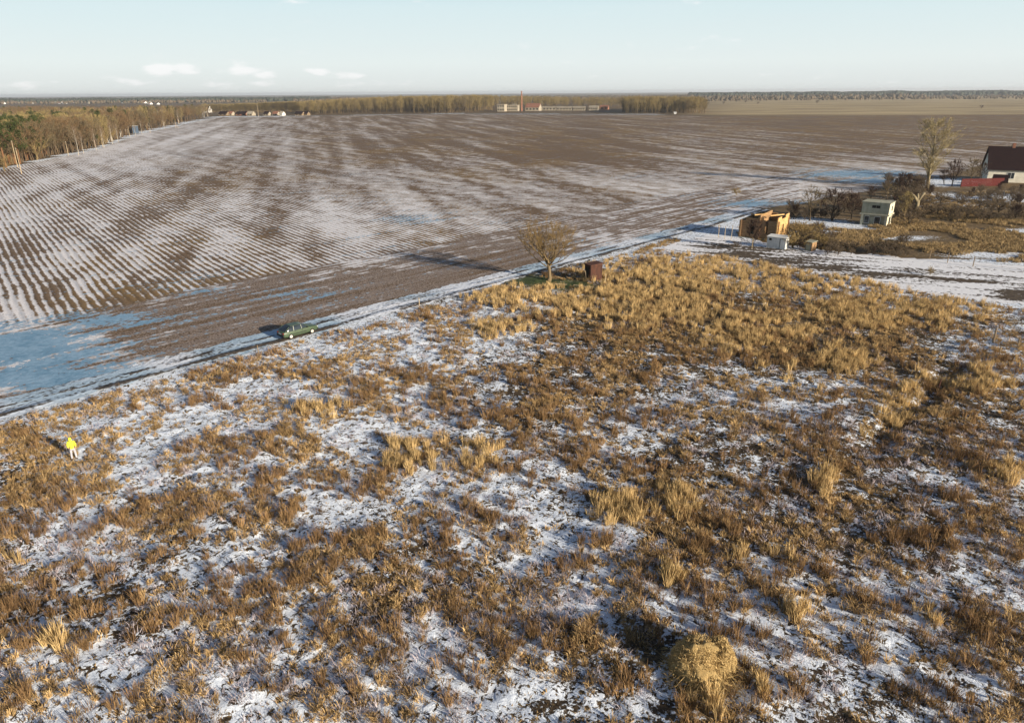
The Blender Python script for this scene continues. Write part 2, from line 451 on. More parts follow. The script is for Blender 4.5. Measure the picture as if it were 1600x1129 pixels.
rr, rs = frame(AZ_ROW, .16, .012)
xr = q.n('ShaderNodeSeparateXYZ'); q.set(xr.inputs[0], rr)
xw = q.m('ADD', xr.outputs[0], q.m('MULTIPLY', warp, 1.1))
row = q.m('MULTIPLY_ADD', q.m('SINE', q.m('MULTIPLY', xw, 2 * math.pi / 1.02)), .5, .5)
tram = q.m('MULTIPLY_ADD', q.m('SINE', q.m('MULTIPLY', xw, 2 * math.pi / 9.2)), .5, .5)
streak = q.noise(rs, 1.0, 4, .55)
_, rs2 = frame(AZ_ROW, .9, .08); streak2 = q.noise(rs2, 1.0, 3, .55)
_, ss = frame(AZ_SWATH, .11, .009); swath = q.noise(ss, 1.0, 3, .5)
hr, hs = frame(AZ_ROAD, .7, .035); hstreak = q.noise(hs, 1.0, 4, .6)
xh = q.n('ShaderNodeSeparateXYZ'); q.set(xh.inputs[0], hr)
hrow = q.m('MULTIPLY_ADD', q.m('SINE', q.m('MULTIPLY', q.m('ADD', xh.outputs[0], q.m('MULTIPLY', warp, .8)), 2 * math.pi / 1.3)), .5, .5)
fine = q.noise(P, 1.5, 5, .65); med = q.noise(P, .28, 4, .6); big = q.noise(P, .03, 3, .5); tiny = q.noise(P, 5, 3, .6)
vf = q.m('ADD', q.m('MULTIPLY', q.m('SUBTRACT', streak, .5), .75), q.m('MULTIPLY', q.m('SUBTRACT', streak2, .5), .25))
vf = q.m('ADD', vf, q.m('MULTIPLY', q.m('SUBTRACT', swath, .5), 1.25))
vf = q.m('ADD', vf, q.m('MULTIPLY', q.m('SUBTRACT', row, .5), .50))
vf = q.m('ADD', vf, q.m('MULTIPLY', q.m('SUBTRACT', tram, .5), .10))
vh = q.m('ADD', q.m('MULTIPLY', q.m('SUBTRACT', hstreak, .5), .9), q.m('MULTIPLY', q.m('SUBTRACT', hrow, .5), .16))
vmix = q.n('ShaderNodeMix'); q.set(vmix.inputs[0], hd); q.set(vmix.inputs[2], vf); q.set(vmix.inputs[3], vh)
vv_ = q.m('ADD', vmix.outputs[0], q.m('ADD', q.m('MULTIPLY', q.m('SUBTRACT', fine, .5), .8), q.m('MULTIPLY', q.m('SUBTRACT', med, .5), 1.3)))
sm = q.ms(q.m('ADD', vv_, sn), .46, .74)
soil = q.mix(q.ms(tiny, .35, .65), (.085, .055, .034), (.225, .15, .09))
stub = q.mix(q.ms(fine, .35, .65), (.25, .155, .062), (.135, .09, .045))
base = q.mix(q.m('MULTIPLY', q.ms(q.m('ADD', q.m('ADD', q.m('MULTIPLY', streak, .5), q.m('MULTIPLY', swath, .5)), q.m('MULTIPLY', q.m('SUBTRACT', big, .5), .8)), .46, .58), q.m('SUBTRACT', 1, hd)), soil, stub)
snowc = q.mix(q.ms(tiny, .3, .7), (.80, .79, .82), (.58, .56, .57))
shadec = q.mix(q.ms(q.m('ADD', q.m('MULTIPLY', med, .5), q.m('MULTIPLY', fine, .5)), .38, .62), (.13, .26, .39), (.26, .40, .54))  # blue of snow lying in shade, painted into the field colour
col = q.mix(sm, base, snowc)
sm2 = q.ms(q.m('ADD', q.m('MULTIPLY', tiny, .5), q.m('MULTIPLY', hstreak, .5)), .44, .52)
col = q.mix(q.m('MULTIPLY', q.m('MULTIPLY', hd, .22), sm2), col, (.55, .53, .56))
shadem = q.ms(q.m('ADD', q.m('ADD', ic, q.m('MULTIPLY', q.m('SUBTRACT', hstreak, .5), 2.0)), q.m('MULTIPLY', q.m('SUBTRACT', fine, .5), 2.6)), .34, .54)
col = q.mix(shadem, col, shadec)
hgt = q.m('ADD', q.m('MULTIPLY', q.m('MULTIPLY', row, -1), q.m('SUBTRACT', 1, hd)), q.m('MULTIPLY', fine, 1.2))
q.out(col, q.ms(shadem, 0, 1, .85, .45), hgt, .6, .12, .2)
SNOW_SHADE = [(40, 545, 150, 38), (60, 590, 150, 22), (250, 585, 60, 14, .9), (170, 500, 110, 14, .7), (320, 455, 60, 8, .4), (640, 345, 60, 8, .4), (450, 460, 90, 10, .35), (1340, 272, 90, 7, .8),  # patches where the blue snow shade is painted
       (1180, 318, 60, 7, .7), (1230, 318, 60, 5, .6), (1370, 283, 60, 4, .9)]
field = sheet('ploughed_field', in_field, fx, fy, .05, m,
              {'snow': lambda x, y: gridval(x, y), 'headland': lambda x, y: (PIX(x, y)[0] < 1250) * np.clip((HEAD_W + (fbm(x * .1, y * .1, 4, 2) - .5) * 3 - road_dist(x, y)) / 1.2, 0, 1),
               'ice': lambda x, y: blobs(x, y, SNOW_SHADE)})
tag(field, kind='structure')

# ------------------------------------------------------------------ track
m, t = mat_new('snowy_track'); q = N(t); P = q.pos()
ac = q.attr('across').outputs['Fac']
_, hs = q.rotz(P, AZ_ROAD, (1.2, .10, 1)); st = q.noise(hs, 1.0, 4, .6); fn = q.noise(P, 2.5, 4, .6); big = q.noise(P, .09, 2, .5)
ac = q.m('ADD', ac, q.m('MULTIPLY', q.m('SUBTRACT', q.noise(P, .16, 3, .6), .5), 1.6))
rut = q.m('ADD', q.m('MULTIPLY', q.ms(q.m('ABSOLUTE', q.m('SUBTRACT', ac, -1.25)), .1, .8, 1, 0), q.ms(q.noise(P, .22, 3, .6), .36, .58, .35, 1)), q.m('MULTIPLY', q.ms(q.m('ABSOLUTE', q.m('SUBTRACT', ac, .55)), .1, .55, 1, 0), q.ms(q.noise(P, .35, 3, .6), .42, .6, 0, .6)))
sv = q.m('ADD', q.m('ADD', q.m('MULTIPLY', st, .8), q.m('MULTIPLY', q.m('SUBTRACT', fn, .5), .7)), q.m('MULTIPLY', rut, q.m('MULTIPLY_ADD', big, -.7, .08)))
sm = q.ms(sv, .22, .40)
soil = q.mix(q.ms(fn, .35, .65), (.05, .042, .036), (.13, .10, .075))
snowc = q.mix(q.ms(big, .40, .58), (.70, .74, .82), (.38, .50, .62))
q.out(q.mix(sm, soil, snowc), .75, q.m('ADD', q.m('MULTIPLY', rut, -1.0), fn), .7, .15, .25)
L = float(road_along(*G(1130, 344)[:2])); V = []; AC = []
na = 700; nb = 9
for i in range(na):
    s = -70 + (L + 88) * i / (na - 1)
    bend = max(0, s - L * .93) ** 1.0 * .04
    for j in range(nb):
        b = -2.0 + 4.3 * j / (nb - 1) + (.9 * (float(vnoise(s * .45, j * 3.7, 8)) - .5) + .5 * (float(vnoise(s * 1.7, j * 3.7, 9)) - .5)) * (1 if j in (0, nb - 1) else 0) 
        p = RA + rd * s + rn * (b + bend)
        V.append((p.x, p.y, .09)); AC.append(b)
i = np.arange(na * nb).reshape(na, nb)
Fq = np.stack([i[:-1, :-1], i[1:, :-1], i[1:, 1:], i[:-1, 1:]], -1).reshape(-1, 4)[:, ::-1]
track = link('track', np_mesh('track', V, Fq, 4, {'across': AC}), m); tag(track, kind='structure')

# ------------------------------------------------------------------ snowy garden plot beyond the reeds
plot_px = [(985, 398), (1040, 384), (1100, 366), (1160, 372), (1300, 392), (1450, 404), (1640, 418), (1760, 440), (1760, 520), (1600, 478), (1450, 462), (1300, 447), (1150, 424), (1060, 408)]
pl = np.array([G(*p)[:2] for p in plot_px])
def in_poly(x, y, P_):
    c = np.zeros(x.shape, bool); j = len(P_) - 1
    for i in range(len(P_)):
        a = (P_[i][1] > y) != (P_[j][1] > y)
        with np.errstate(divide='ignore', invalid='ignore'):
            xi = (P_[j][0] - P_[i][0]) * (y - P_[i][1]) / (P_[j][1] - P_[i][1] + 1e-9) + P_[i][0]
        c ^= a & (x < xi); j = i
    return c
m, t = mat_new('snowy_garden_soil'); q = N(t); P = q.pos()
gdir = G(1450, 450) - G(1150, 424); AZG = math.atan2(gdir.x, gdir.y)
_, gs = q.rotz(P, AZG, (.5, .035, 1)); st = q.noise(gs, 1.0, 4, .6); fn = q.noise(P, 1.6, 5, .65); sn = q.attr('snow').outputs['Fac']
sm = q.ms(q.m('ADD', q.m('ADD', sn, q.m('MULTIPLY', q.m('SUBTRACT', st, .5), 2.6)), q.m('MULTIPLY', q.m('SUBTRACT', fn, .5), 2.4)), .46, .56)
soil = q.mix(q.ms(fn, .35, .65), (.05, .038, .03), (.12, .09, .06))
q.out(q.mix(sm, soil, (.78, .79, .83)), .8, fn, .6, .12, .2)
DARKP = [(1120, 386, 35, 6, .45), (1165, 397, 60, 9, .62), (1235, 407, 75, 9, .66), (1300, 418, 75, 8, .58), (1370, 430, 90, 7, .6), (1330, 408, 60, 4, .45), (1420, 420, 60, 4, .4), (1590, 460, 40, 12, .7), (1480, 440, 90, 5, .5)]
gx = np.arange(pl[:, 0].min(), pl[:, 0].max(), .7); gy = np.arange(pl[:, 1].min(), pl[:, 1].max(), .7)
garden = sheet('snowy_garden_plot', lambda x, y: in_poly(x + (vnoise(x * .8, y * .8, 2) - .5) * 1.6, y + (vnoise(x * .8, y * .8, 5) - .5) * 1.6, pl), gx, gy, .04, m,
               {'snow': lambda x, y: .84 - 1.15 * blobs(x, y, DARKP)})
tag(garden, kind='structure')

# ------------------------------------------------------------------ grass
def tufts(name, x, y, h, rad, nbl, width, lean, colA, colB, droop=0.0, seed=1, z=None, clump=1.0):
    """one mesh of bent blades; arrays per tuft"""
    r = np.random.default_rng(seed); n = len(x)
    k = np.repeat(np.arange(n), nbl); N_ = len(k)
    a = r.uniform(0, 2 * np.pi, N_); rr_ = rad[k] * np.sqrt(r.uniform(0, 1, N_)) * .55
    bx = x[k] + np.cos(a) * rr_; by = y[k] + np.sin(a) * rr_
    bz = terrain(bx, by) - .04
    hh = h[k] * r.uniform(.5, 1.1, N_)
    la = a + r.normal(0, .7, N_); ll = hh * (lean * r.uniform(.2, 1.2, N_)) + rr_ * .3
    wa = r.uniform(0, 2 * np.pi, N_); w = width * r.uniform(.6, 1.3, N_)
    wx, wy = np.cos(wa) * w / 2, np.sin(wa) * w / 2
    mx = bx + np.cos(la) * ll * .4; my = by + np.sin(la) * ll * .4; mz = bz + hh * .62
    tx = bx + np.cos(la) * ll; ty = by + np.sin(la) * ll; tz = bz + hh * (1 - droop * r.uniform(0, 1, N_))
    V = np.empty((N_, 5, 3), np.float32)
    V[:, 0] = np.stack([bx - wx, by - wy, bz], 1); V[:, 1] = np.stack([bx + wx, by + wy, bz], 1)
    V[:, 2] = np.stack([mx + wx * .8, my + wy * .8, mz], 1); V[:, 3] = np.stack([mx - wx * .8, my - wy * .8, mz], 1)
    V[:, 4] = np.stack([tx, ty, tz], 1)
    b5 = (np.arange(N_) * 5)[:, None]
    F = np.concatenate([b5 + np.array([[0, 1, 2]]), b5 + np.array([[0, 2, 3]]), b5 + np.array([[3, 2, 4]])], 0)
    u = np.clip(r.uniform(0, 1, n)[k] * .78 + r.uniform(0, 1, N_) * .22, 0, 1)[:, None]
    C = np.asarray(colA)[None] * (1 - u) + np.asarray(colB)[None] * u
    C = C * r.uniform(.75, 1.2, (N_, 1)) * r.uniform(.75, 1.2, n)[k][:, None]
    me = np_mesh(name, V.reshape(-1, 3), F, 3, colattr=np.repeat(C, 5, 0))
    return link(name, me, M_blade)
def scatter(n, seed):
    r = np.random.default_rng(seed)
    # even over the meadow seen from the air, a little beyond the frame
    yy = 10 + (122 - 10) * r.uniform(0, 1, n) ** .85
    xx = r.uniform(-1, 1, n) * (17 + yy * .86)
    mk = meadow_mask(xx, yy) * (blobs(xx, yy, [(845, 441, 42, 8), (885, 444, 40, 7)]) < .5)
    k = mk > .25
    return xx[k], yy[k], r
MEADOW_TAGS = 'stuff'
# 1 low tussocks
x, y, r = scatter(60000, 11)
cl = fbm(x * .35, y * .35, 31, 3); s_ = gridval(x, y)
k = (r.uniform(0, 1, len(x)) < .34 + 2.2 * (cl - .45) * 2)
x, y = x[k], y[k]; h = r.uniform(.18, .42, len(x)) * (.7 + .9 * vnoise(x * .3, y * .3, 78)); rad = .15 + .5 * r.uniform(0, 1, len(x)) ** 1.6
o = tufts('tussock_grass', x, y, h, rad, 48, .027, .72, (.72, .50, .24), (.20, .13, .068), .5, 12)
tag(o, 'low tan grass tussocks poking through the snow across the meadow', 'grass', kind='stuff')
# small dead stalks and leaves dotted over the snow
x, y, r = scatter(52000, 13); k = r.uniform(0, 1, len(x)) < .25 + .9 * vnoise(x * 1.1, y * 1.1, 35); x, y = x[k], y[k]
o = tufts('dead_stalks', x, y, r.uniform(.07, .24, len(x)), r.uniform(.10, .35, len(x)), 7, .045, 1.3, (.40, .28, .14), (.13, .09, .05), .5, 14)
tag(o, 'small dead stalks and leaves dotted over the meadow snow', 'grass', kind='stuff')
# 2 brown upright weeds in drifts
x, y, r = scatter(60000, 21)
cl = .55 * fbm(x * .22 + 5, y * .30, 41, 3) + .45 * fbm(x * .75 + 5, y * .8, 43, 2); bz = blobs(x, y, BROWNW)
k = r.uniform(0, 1, len(x)) < np.clip((cl - .545 + bz * .12) * 8, 0, .6)
x, y = x[k], y[k]; h = r.uniform(.35, .95, len(x)) * (.7 + .6 * vnoise(x * .5, y * .5, 77)); rad = r.uniform(.2, .5, len(x))
o = tufts('dry_weeds', x, y, h, rad, 44, .019, .36, (.145, .09, .05), (.38, .24, .115), .12, 22)
tag(o, 'drifts of upright brown dead weeds over the snowy meadow', 'weeds', kind='stuff')
# 3 golden reeds
x, y, r = scatter(70000, 31)
gz = blobs(x, y, GOLD); cl = fbm(x * .4, y * .4, 51, 3)
k = r.uniform(0, 1, len(x)) < np.clip((gz - .22) * 2.2 * np.clip((cl - .34) * 7, 0, 1), 0, .95)
x, y = x[k], y[k]; h = r.uniform(.5, 1.1, len(x)); rad = r.uniform(.25, .5, len(x))
o = tufts('golden_reed_grass', x, y, h, rad, 46, .024, .26, (.80, .58, .28), (.36, .25, .12), .08, 32)
tag(o, 'pale golden reed grass standing in thick patches', 'reeds', kind='stuff')
# 4 frosted weeds
x, y, r = scatter(50000, 41)
fz = blobs(x, y, FROST); cl = fbm(x * .45, y * .45, 61, 3)
k = r.uniform(0, 1, len(x)) < np.clip((fz * 1.1 + (cl - .48) * 1.6) , .0, .5)
x, y = x[k], y[k]; h = r.uniform(.2, .5, len(x)); rad = r.uniform(.3, .6, len(x))
o = tufts('frosted_weeds', x, y, h, rad, 20, .022, .9, (.60, .54, .58), (.38, .31, .31), .3, 42)
tag(o, 'frosted greyish lilac weeds lying between the brown drifts', 'weeds', kind='stuff')

# ------------------------------------------------------------------ tree generators (numpy lists)
class TG:
    def __init__(s, seed): s.r = random.Random(seed); s.tr = []; s.lb = []; s.tw = []
    def d(s, az, el): return Vector((math.cos(az) * math.cos(el), math.sin(az) * math.cos(el), math.sin(el)))
    def branch(s, p, d, L, r, lvl, maxl, bend=.25, up=.15, store=None, twn=6, tww=.05, twl=1.2):
        n = 4 if lvl < 2 else 3
        pts = [p]; q_ = d.copy(); st = L / n
        for i in range(n):
            q_ = (q_ + Vector((s.r.gauss(0, bend), s.r.gauss(0, bend), s.r.gauss(0, bend) + up)) * .5).normalized()
            pts.append(pts[-1] + q_ * st)
        R_ = [r * (1 - .75 * i / n) for i in range(n + 1)]
        (s.lb if store is None else store).append((pts, R_))
        if lvl >= maxl:
            for _ in range(twn):
                t_ = s.r.uniform(.15, 1); i = min(int(t_ * n), n - 1); b = pts[i].lerp(pts[i + 1], t_ * n - i)
                dd = (q_ * .9 + Vector((s.r.gauss(0, .6), s.r.gauss(0, .6), s.r.gauss(0, .5) + .2))).normalized()
                s.tw.append((b, b + dd * twl * s.r.uniform(.5, 1.2), tww * s.r.uniform(.7, 1.3)))
            return
        k = s.r.randint(3, 5) if lvl else 0
        for j in range(k):
            t_ = s.r.uniform(.3, 1); i = min(int(t_ * n), n - 1); b = pts[i].lerp(pts[i + 1], t_ * n - i)
            dd = (q_ + Vector((s.r.gauss(0, .55), s.r.gauss(0, .55), s.r.gauss(0, .4) + up))).normalized()
            s.branch(b, dd, L * s.r.uniform(.45, .7), R_[i] * .6, lvl + 1, maxl, bend, up, None, twn, tww, twl)
def tube_np(segs, sides):
    V = []; F = []; b = 0
    for pts, rad in segs:
        a = None
        for i, p in enumerate(pts):
            d = (pts[min(i + 1, len(pts) - 1)] - pts[max(i - 1, 0)]).normalized()
            a = d.orthogonal().normalized() if a is None else (a - d * a.dot(d)).normalized()
            c = d.cross(a)
            for k in range(sides):
                t_ = 2 * math.pi * k / sides; V.append(p + (a * math.cos(t_) + c * math.sin(t_)) * rad[i])
        for i in range(len(pts) - 1):
            for k in range(sides):
                k2 = (k + 1) % sides; q0 = b + i * sides
                F.append((q0 + k, q0 + k2, q0 + sides + k2)); F.append((q0 + k, q0 + sides + k2, q0 + sides + k))
        b += len(pts) * sides
    return V, F
def twig_np(tw, r):
    V = []; F = []
    for i, (a, b, w) in enumerate(tw):
        d = b - a; o_ = d.cross(Vector((r.gauss(0, 1), r.gauss(0, 1), r.gauss(0, 1)))).normalized() * w / 2
        V += [a - o_, a + o_, b]; F.append((3 * i, 3 * i + 1, 3 * i + 2))
    return V, F
def tree_data(kind, seed, h):
    """returns (trunk verts, faces, colour), (crown verts, faces, colours)"""
    g = TG(seed); r = g.r
    C = dict(scrub=((.15, .115, .08), (.09, .07, .05)), bare=((.155, .122, .072), (.10, .075, .05)), rust=((.175, .115, .062), (.12, .085, .055)), birch=((.20, .14, .09), (.42, .38, .32)), olive=((.27, .21, .095), (.17, .125, .07)),
             dark=((.075, .05, .04), (.05, .04, .03)), gold=((.35, .29, .165), (.28, .23, .14)), lone=((.22, .15, .065), (.20, .15, .09)), willow=((.30, .22, .10), (.2, .15, .08)))
    if kind == 'pine':
        g.tr.append(([Vector((0, 0, 0)), Vector((r.uniform(-.2, .2), r.uniform(-.2, .2), h * .5)), Vector((0, 0, h * .97))], [h * .014 + .05, h * .01 + .03, .03]))
        V, F = tube_np(g.tr, 6); cv = []; cf = []; cc = []
        for i in range(60):
            t_ = r.uniform(.42, 1); rad = h * .19 * (1 - ((t_ - .42) / .58) ** 1.6) + .3
            a = r.uniform(0, 6.28); q_ = rad * r.uniform(.3, 1); c = Vector((math.cos(a) * q_, math.sin(a) * q_, h * t_)); cr_ = r.uniform(.5, 1.1) * h / 15
            sh = r.uniform(.7, 1.4)
            g.lb.append(([Vector((0, 0, c.z - q_ * .4)), c], [.05, .02]))
            for _ in range(26):
                d = Vector((r.gauss(0, 1), r.gauss(0, 1), r.gauss(0, .55))).normalized(); p = c + d * cr_ * r.uniform(.4, 1)
                o1 = Vector((r.gauss(0, 1), r.gauss(0, 1), r.gauss(0, 1))).normalized() * .28 * h / 15; o2 = (d + o1 * .8).normalized() * .34 * h / 15
                b = len(cv); cv += [p - o1, p + o1, p + o2]; cf.append((b, b + 1, b + 2)); cc += [(.050 * sh, .062 * sh, .022 * sh)] * 3
        lv, lf = tube_np(g.lb, 3); b = len(cv); cv += lv; cf += [(a_ + b, b_ + b, c_ + b) for a_, b_, c_ in lf]; cc += [(.12, .07, .04)] * len(lv)
        return (V, F, (.20, .105, .055)), (cv, cf, cc)
    ccol, tcol = C[kind]
    if kind == 'scrub': kind = 'willow'
    p = Vector((0, 0, 0)); pts = [p]; n = 7
    ht = {'bare': .8, 'rust': .8, 'birch': .93, 'olive': .85, 'dark': .7, 'gold': .95, 'lone': .42, 'willow': .35}[kind] * h
    for i in range(n): pts.append(pts[-1] + Vector((r.gauss(0, .012) * h, r.gauss(0, .012) * h, ht / n)))
    r0 = {'birch': .010, 'lone': .028, 'willow': .02, 'gold': .016}.get(kind, .014) * h + .05
    R_ = [r0 * (1.25 if i == 0 else 1) * (1 - .85 * i / n) for i in range(n + 1)]
    if kind in ('lone', 'willow'): R_ = [r0 * (1.25 if i == 0 else 1) * (1 - .35 * i / n) for i in range(n + 1)]
    g.tr.append((pts, R_))
    nb = {'bare': 17, 'rust': 17, 'birch': 16, 'olive': 22, 'dark': 22, 'gold': 44, 'lone': 22, 'willow': 18}[kind]
    for j in range(nb):
        t0 = {'lone': .55, 'willow': .3, 'gold': .12, 'dark': .15, 'birch': .35, 'olive': .2}.get(kind, .3)
        t_ = t0 + (1 - t0) * (j + r.uniform(0, 1)) / nb; i = min(int(t_ * n), n - 1); b = pts[i].lerp(pts[i + 1], t_ * n - i)
        az = j * 2.4 + r.uniform(-.5, .5); prof = math.sin(math.pi * min(1, (t_ - t0) / (1 - t0) * .75 + .25)) ** .7
        if kind in ('lone', 'willow'):
            el = r.uniform(.25, 1.25); Lb = h * r.uniform(.42, .6)
            if kind == 'lone': Lb = h * (.46 + .10 * (el / 1.25)) * r.uniform(.85, 1.1)
        elif kind == 'gold': el = r.uniform(.6, 1.1); Lb = h * .25 * (.35 + .65 * prof) * r.uniform(.8, 1.25)
        elif kind == 'olive': el = r.uniform(.7, 1.1); Lb = h * .28 * (.4 + .6 * prof) * r.uniform(.8, 1.2)
        elif kind == 'birch': el = r.uniform(.5, 1.0); Lb = h * .22 * prof * r.uniform(.8, 1.2)
        else: el = r.uniform(.35, 1.0); Lb = h * .34 * (.3 + .7 * prof) * r.uniform(.75, 1.25)
        tw = {'gold': (26, .07, .07), 'lone': (14, .030, .095), 'willow': (14, .07, .11), 'birch': (10, .06, .07), 'olive': (11, .10, .065), 'dark': (26, .06, .085)}.get(kind, (12, .09, .075))
        g.branch(b, g.d(az, el), Lb, R_[i] * (.55 if kind not in ('lone', 'willow') else .5), 1, 2 if kind not in ('lone',) else 3, .22, .2, None, tw[0], tw[1], h * tw[2])
    V, F = tube_np(g.tr, 7); lv, lf = tube_np(g.lb, 3); wv, wf = twig_np(g.tw, r)
    cc = [tuple(x * .6 + y_ * .4 for x, y_ in zip(tcol, ccol))] * len(lv)
    for k in range(len(g.tw)):
        s = r.uniform(.75, 1.3); cc += [tuple(x * s for x in ccol)] * 3
    return (V, F, tcol), (list(lv) + wv, list(lf) + [tuple(x + len(lv) for x in f) for f in wf], cc)
PROTO = {}
def proto(kind, seed, h):
    k = (kind, seed, h)
    if k not in PROTO:
        (V, F, tc_), (cv, cf, cc) = tree_data(kind, seed, h)
        PROTO[k] = (np.array(V), np.array(F), np.tile(tc_, (len(V), 1)), np.array(cv), np.array(cf), np.array(cc))
    return PROTO[k]
TM = {}
def tree(kind, seed, h0, px, py, h=None, name='bare_tree', label='', cat='tree', group=None, parts=True, sx=1.0, loc=None):
    k = (kind, seed, h0, parts)
    if k not in TM:
        tv, tf, tcl, cv, cf, cc = proto(kind, seed, h0)
        if parts: TM[k] = (np_mesh('trunk', tv, tf, 3, colattr=tcl), np_mesh('crown', cv, cf, 3, colattr=cc))
        else: TM[k] = (np_mesh(name, np.concatenate([tv, cv]), np.concatenate([tf, cf + len(tv)]), 3, colattr=np.concatenate([tcl, cc])),)
        for me_ in TM[k]: me_.materials.append(M_twig)
    g = loc if loc is not None else G(px, py); s = (h / h0) if h else 1
    if parts:
        e_ = empty(name, g, random.uniform(0, 6.28), label, cat, group); e_.scale = (s * sx, s * sx, s)
        link('trunk', TM[k][0], None, e_); link('crown', TM[k][1], None, e_); return e_
    o = link(name, TM[k][0], None); SRC.setdefault((kind, seed), o); o.location = g; o.rotation_euler.z = random.uniform(0, 6.28); o.scale = (s * sx, s * sx, s)
    return tag(o, label, cat, group)
SRC = {}
def wood_mass(name, items, label, cat):
    """a wood too deep to count: points carrying copies of the tree meshes; items = (kind, seed, x, y, h)"""
    keys = sorted({(k_, s_) for k_, s_, *_ in items})
    P_ = np.array([(x, y, 0) for _, _, x, y, _ in items]); me = bpy.data.meshes.new(name); me.vertices.add(len(P_)); me.vertices.foreach_set('co', P_.astype(np.float32).ravel())
    for nm, vals in (('size', [h / 14.0 for *_, h in items]), ('turn', [random.uniform(0, 6.28) for _ in items]), ('sort', [float(keys.index((k_, s_))) for k_, s_, *_ in items])):
        a = me.attributes.new(nm, 'FLOAT', 'POINT'); a.data.foreach_set('value', np.array(vals, np.float32))
    o = bpy.data.objects.new(name, me); COL.objects.link(o)
    gt = bpy.data.node_groups.new(name, 'GeometryNodeTree'); gt.interface.new_socket('Geometry', in_out='INPUT', socket_type='NodeSocketGeometry'); gt.interface.new_socket('Geometry', in_out='OUTPUT', socket_type='NodeSocketGeometry')
    gi = gt.nodes.new('NodeGroupInput'); go = gt.nodes.new('NodeGroupOutput'); jn = gt.nodes.new('GeometryNodeJoinGeometry')
    def at(nm):
        n = gt.nodes.new('GeometryNodeInputNamedAttribute'); n.data_type = 'FLOAT'; n.inputs[0].default_value = nm; return n.outputs[0]
    sz, tn, so = at('size'), at('turn'), at('sort'); cx = gt.nodes.new('ShaderNodeCombineXYZ'); gt.links.new(tn, cx.inputs[2])
    for i_, key in enumerate(keys):
        ob = gt.nodes.new('GeometryNodeObjectInfo'); ob.inputs['Object'].default_value = SRC[key]; ob.transform_space = 'ORIGINAL'
        cp = gt.nodes.new('FunctionNodeCompare'); cp.data_type = 'FLOAT'; cp.operation = 'EQUAL'; gt.links.new(so, cp.inputs[0]); cp.inputs[1].default_value = float(i_); cp.inputs['Epsilon'].default_value = .1
        ip = gt.nodes.new('GeometryNodeInstanceOnPoints'); gt.links.new(gi.outputs[0], ip.inputs['Points']); gt.links.new(cp.outputs[0], ip.inputs['Selection']); gt.links.new(ob.outputs['Geometry'], ip.inputs['Instance'])
        gt.links.new(cx.outputs[0], ip.inputs['Rotation']); gt.links.new(sz, ip.inputs['Scale']); gt.links.new(ip.outputs[0], jn.inputs[0])
    gt.links.new(jn.outputs[0], go.inputs[0]); md = o.modifiers.new('scatter', 'NODES'); md.node_group = gt
    return tag(o, label, cat, kind='stuff')


# ================================================================== objects
# ------------------------------------------------------------------ woods
# left wood: a front row of separate trees, the depth of the wood as one mass
kinds_l = [('bare', 101), ('rust', 102), ('birch', 103), ('bare', 104), ('olive', 105), ('rust', 106)]
edge = [(-60, 281), (0, 263), (60, 251), (100, 243), (150, 232), (215, 208), (280, 194), (335, 181)]
ex = [p[0] for p in edge]; ey = [p[1] for p in edge]
LAB = {'bare': 'brown bare tree at the edge of the wood beside the snowy field', 'rust': 'reddish brown bare tree at the edge of the wood beside the snowy field',
       'birch': 'pale stemmed birch at the edge of the wood beside the snowy field', 'olive': 'olive toned bare tree at the edge of the wood beside the snowy field',
       'pine': 'dark green pine standing among the bare trees of the left wood', 'willow': 'round pale willow bush at the edge of the wood on the left'}
NM = {'bare': 'bare_tree', 'rust': 'bare_tree', 'birch': 'birch_tree', 'olive': 'bare_tree', 'pine': 'pine_tree', 'willow': 'willow_tree'}
rr = random.Random(5)
pa = G(-60, 281); 
ED = [G(a, b) for a, b in edge]
cum = [0]
for a, b in zip(ED, ED[1:]): cum.append(cum[-1] + (b - a).length)
def edge_at(s, off):
    i = max(j for j in range(len(cum) - 1) if cum[j] <= s); t_ = (s - cum[i]) / (cum[i + 1] - cum[i]); t_ = min(t_, 1)
    p = ED[i].lerp(ED[i + 1], t_); d = (ED[i + 1] - ED[i]).normalized(); n = Vector((-d.y, d.x, 0))
    return p + n * off
WHERE = [(45, 'beside the leftmost poles'), (110, 'around the round willow'), (190, 'before the pines and birches'), (300, 'near the blue hut'), (430, 'right of the blue hut'), (9999, 'at the bend near the village')]
KW = {'bare': 'brown bare tree', 'rust': 'reddish bare tree', 'birch': 'pale stemmed birch', 'olive': 'olive toned bare tree'}
s = 0
while s < cum[-1]:
    wh = next(w for l_, w in WHERE if s < l_)
    for off in (3, 9, 16):
        if off > 5 and rr.random() < .3: continue
        p = edge_at(s + rr.uniform(-1, 1) if s > 1 else s, off + rr.uniform(-2, 3)); kd, sd = rr.choice(kinds_l)
        if s > 420 and off > 5: continue
        tree(kd, sd, 14.0, 0, 0, rr.uniform(9, 14.5), NM[kd], KW[kd] + ' at the left wood edge ' + wh, 'tree', 'trees along the edge of the left wood, ' + wh, sx=rr.uniform(.9, 1.3), loc=p, parts=s < 300)
    s += 4.4 + s * .006
def front(kind, seed, px, pb, pt, sx=1.0, lab=None, name=None, grp=None, cat='tree'):
    return tree(kind, seed, 14.0, px, pb, HT(px, pb, pt), name or NM[kind], lab or LAB[kind], cat, grp, sx=sx)
front('willow', 111, 58, 250, 204, 1.25, 'large round pale yellow willow bush at the edge of the left wood')
front('willow', 112, 8, 268, 236, 1.3, 'low tawny bush at the corner of the left wood beside the poles')
front('willow', 113, 100, 215, 178, 1.4, 'pale yellowish willow crown rising behind the front of the left wood')
front('willow', 114, 150, 205, 166, 1.5, 'broad olive yellow tree crown deep in the left wood')
front('olive', 115, 230, 203, 165, 1.3, 'golden leafed round tree standing above the middle of the left wood')
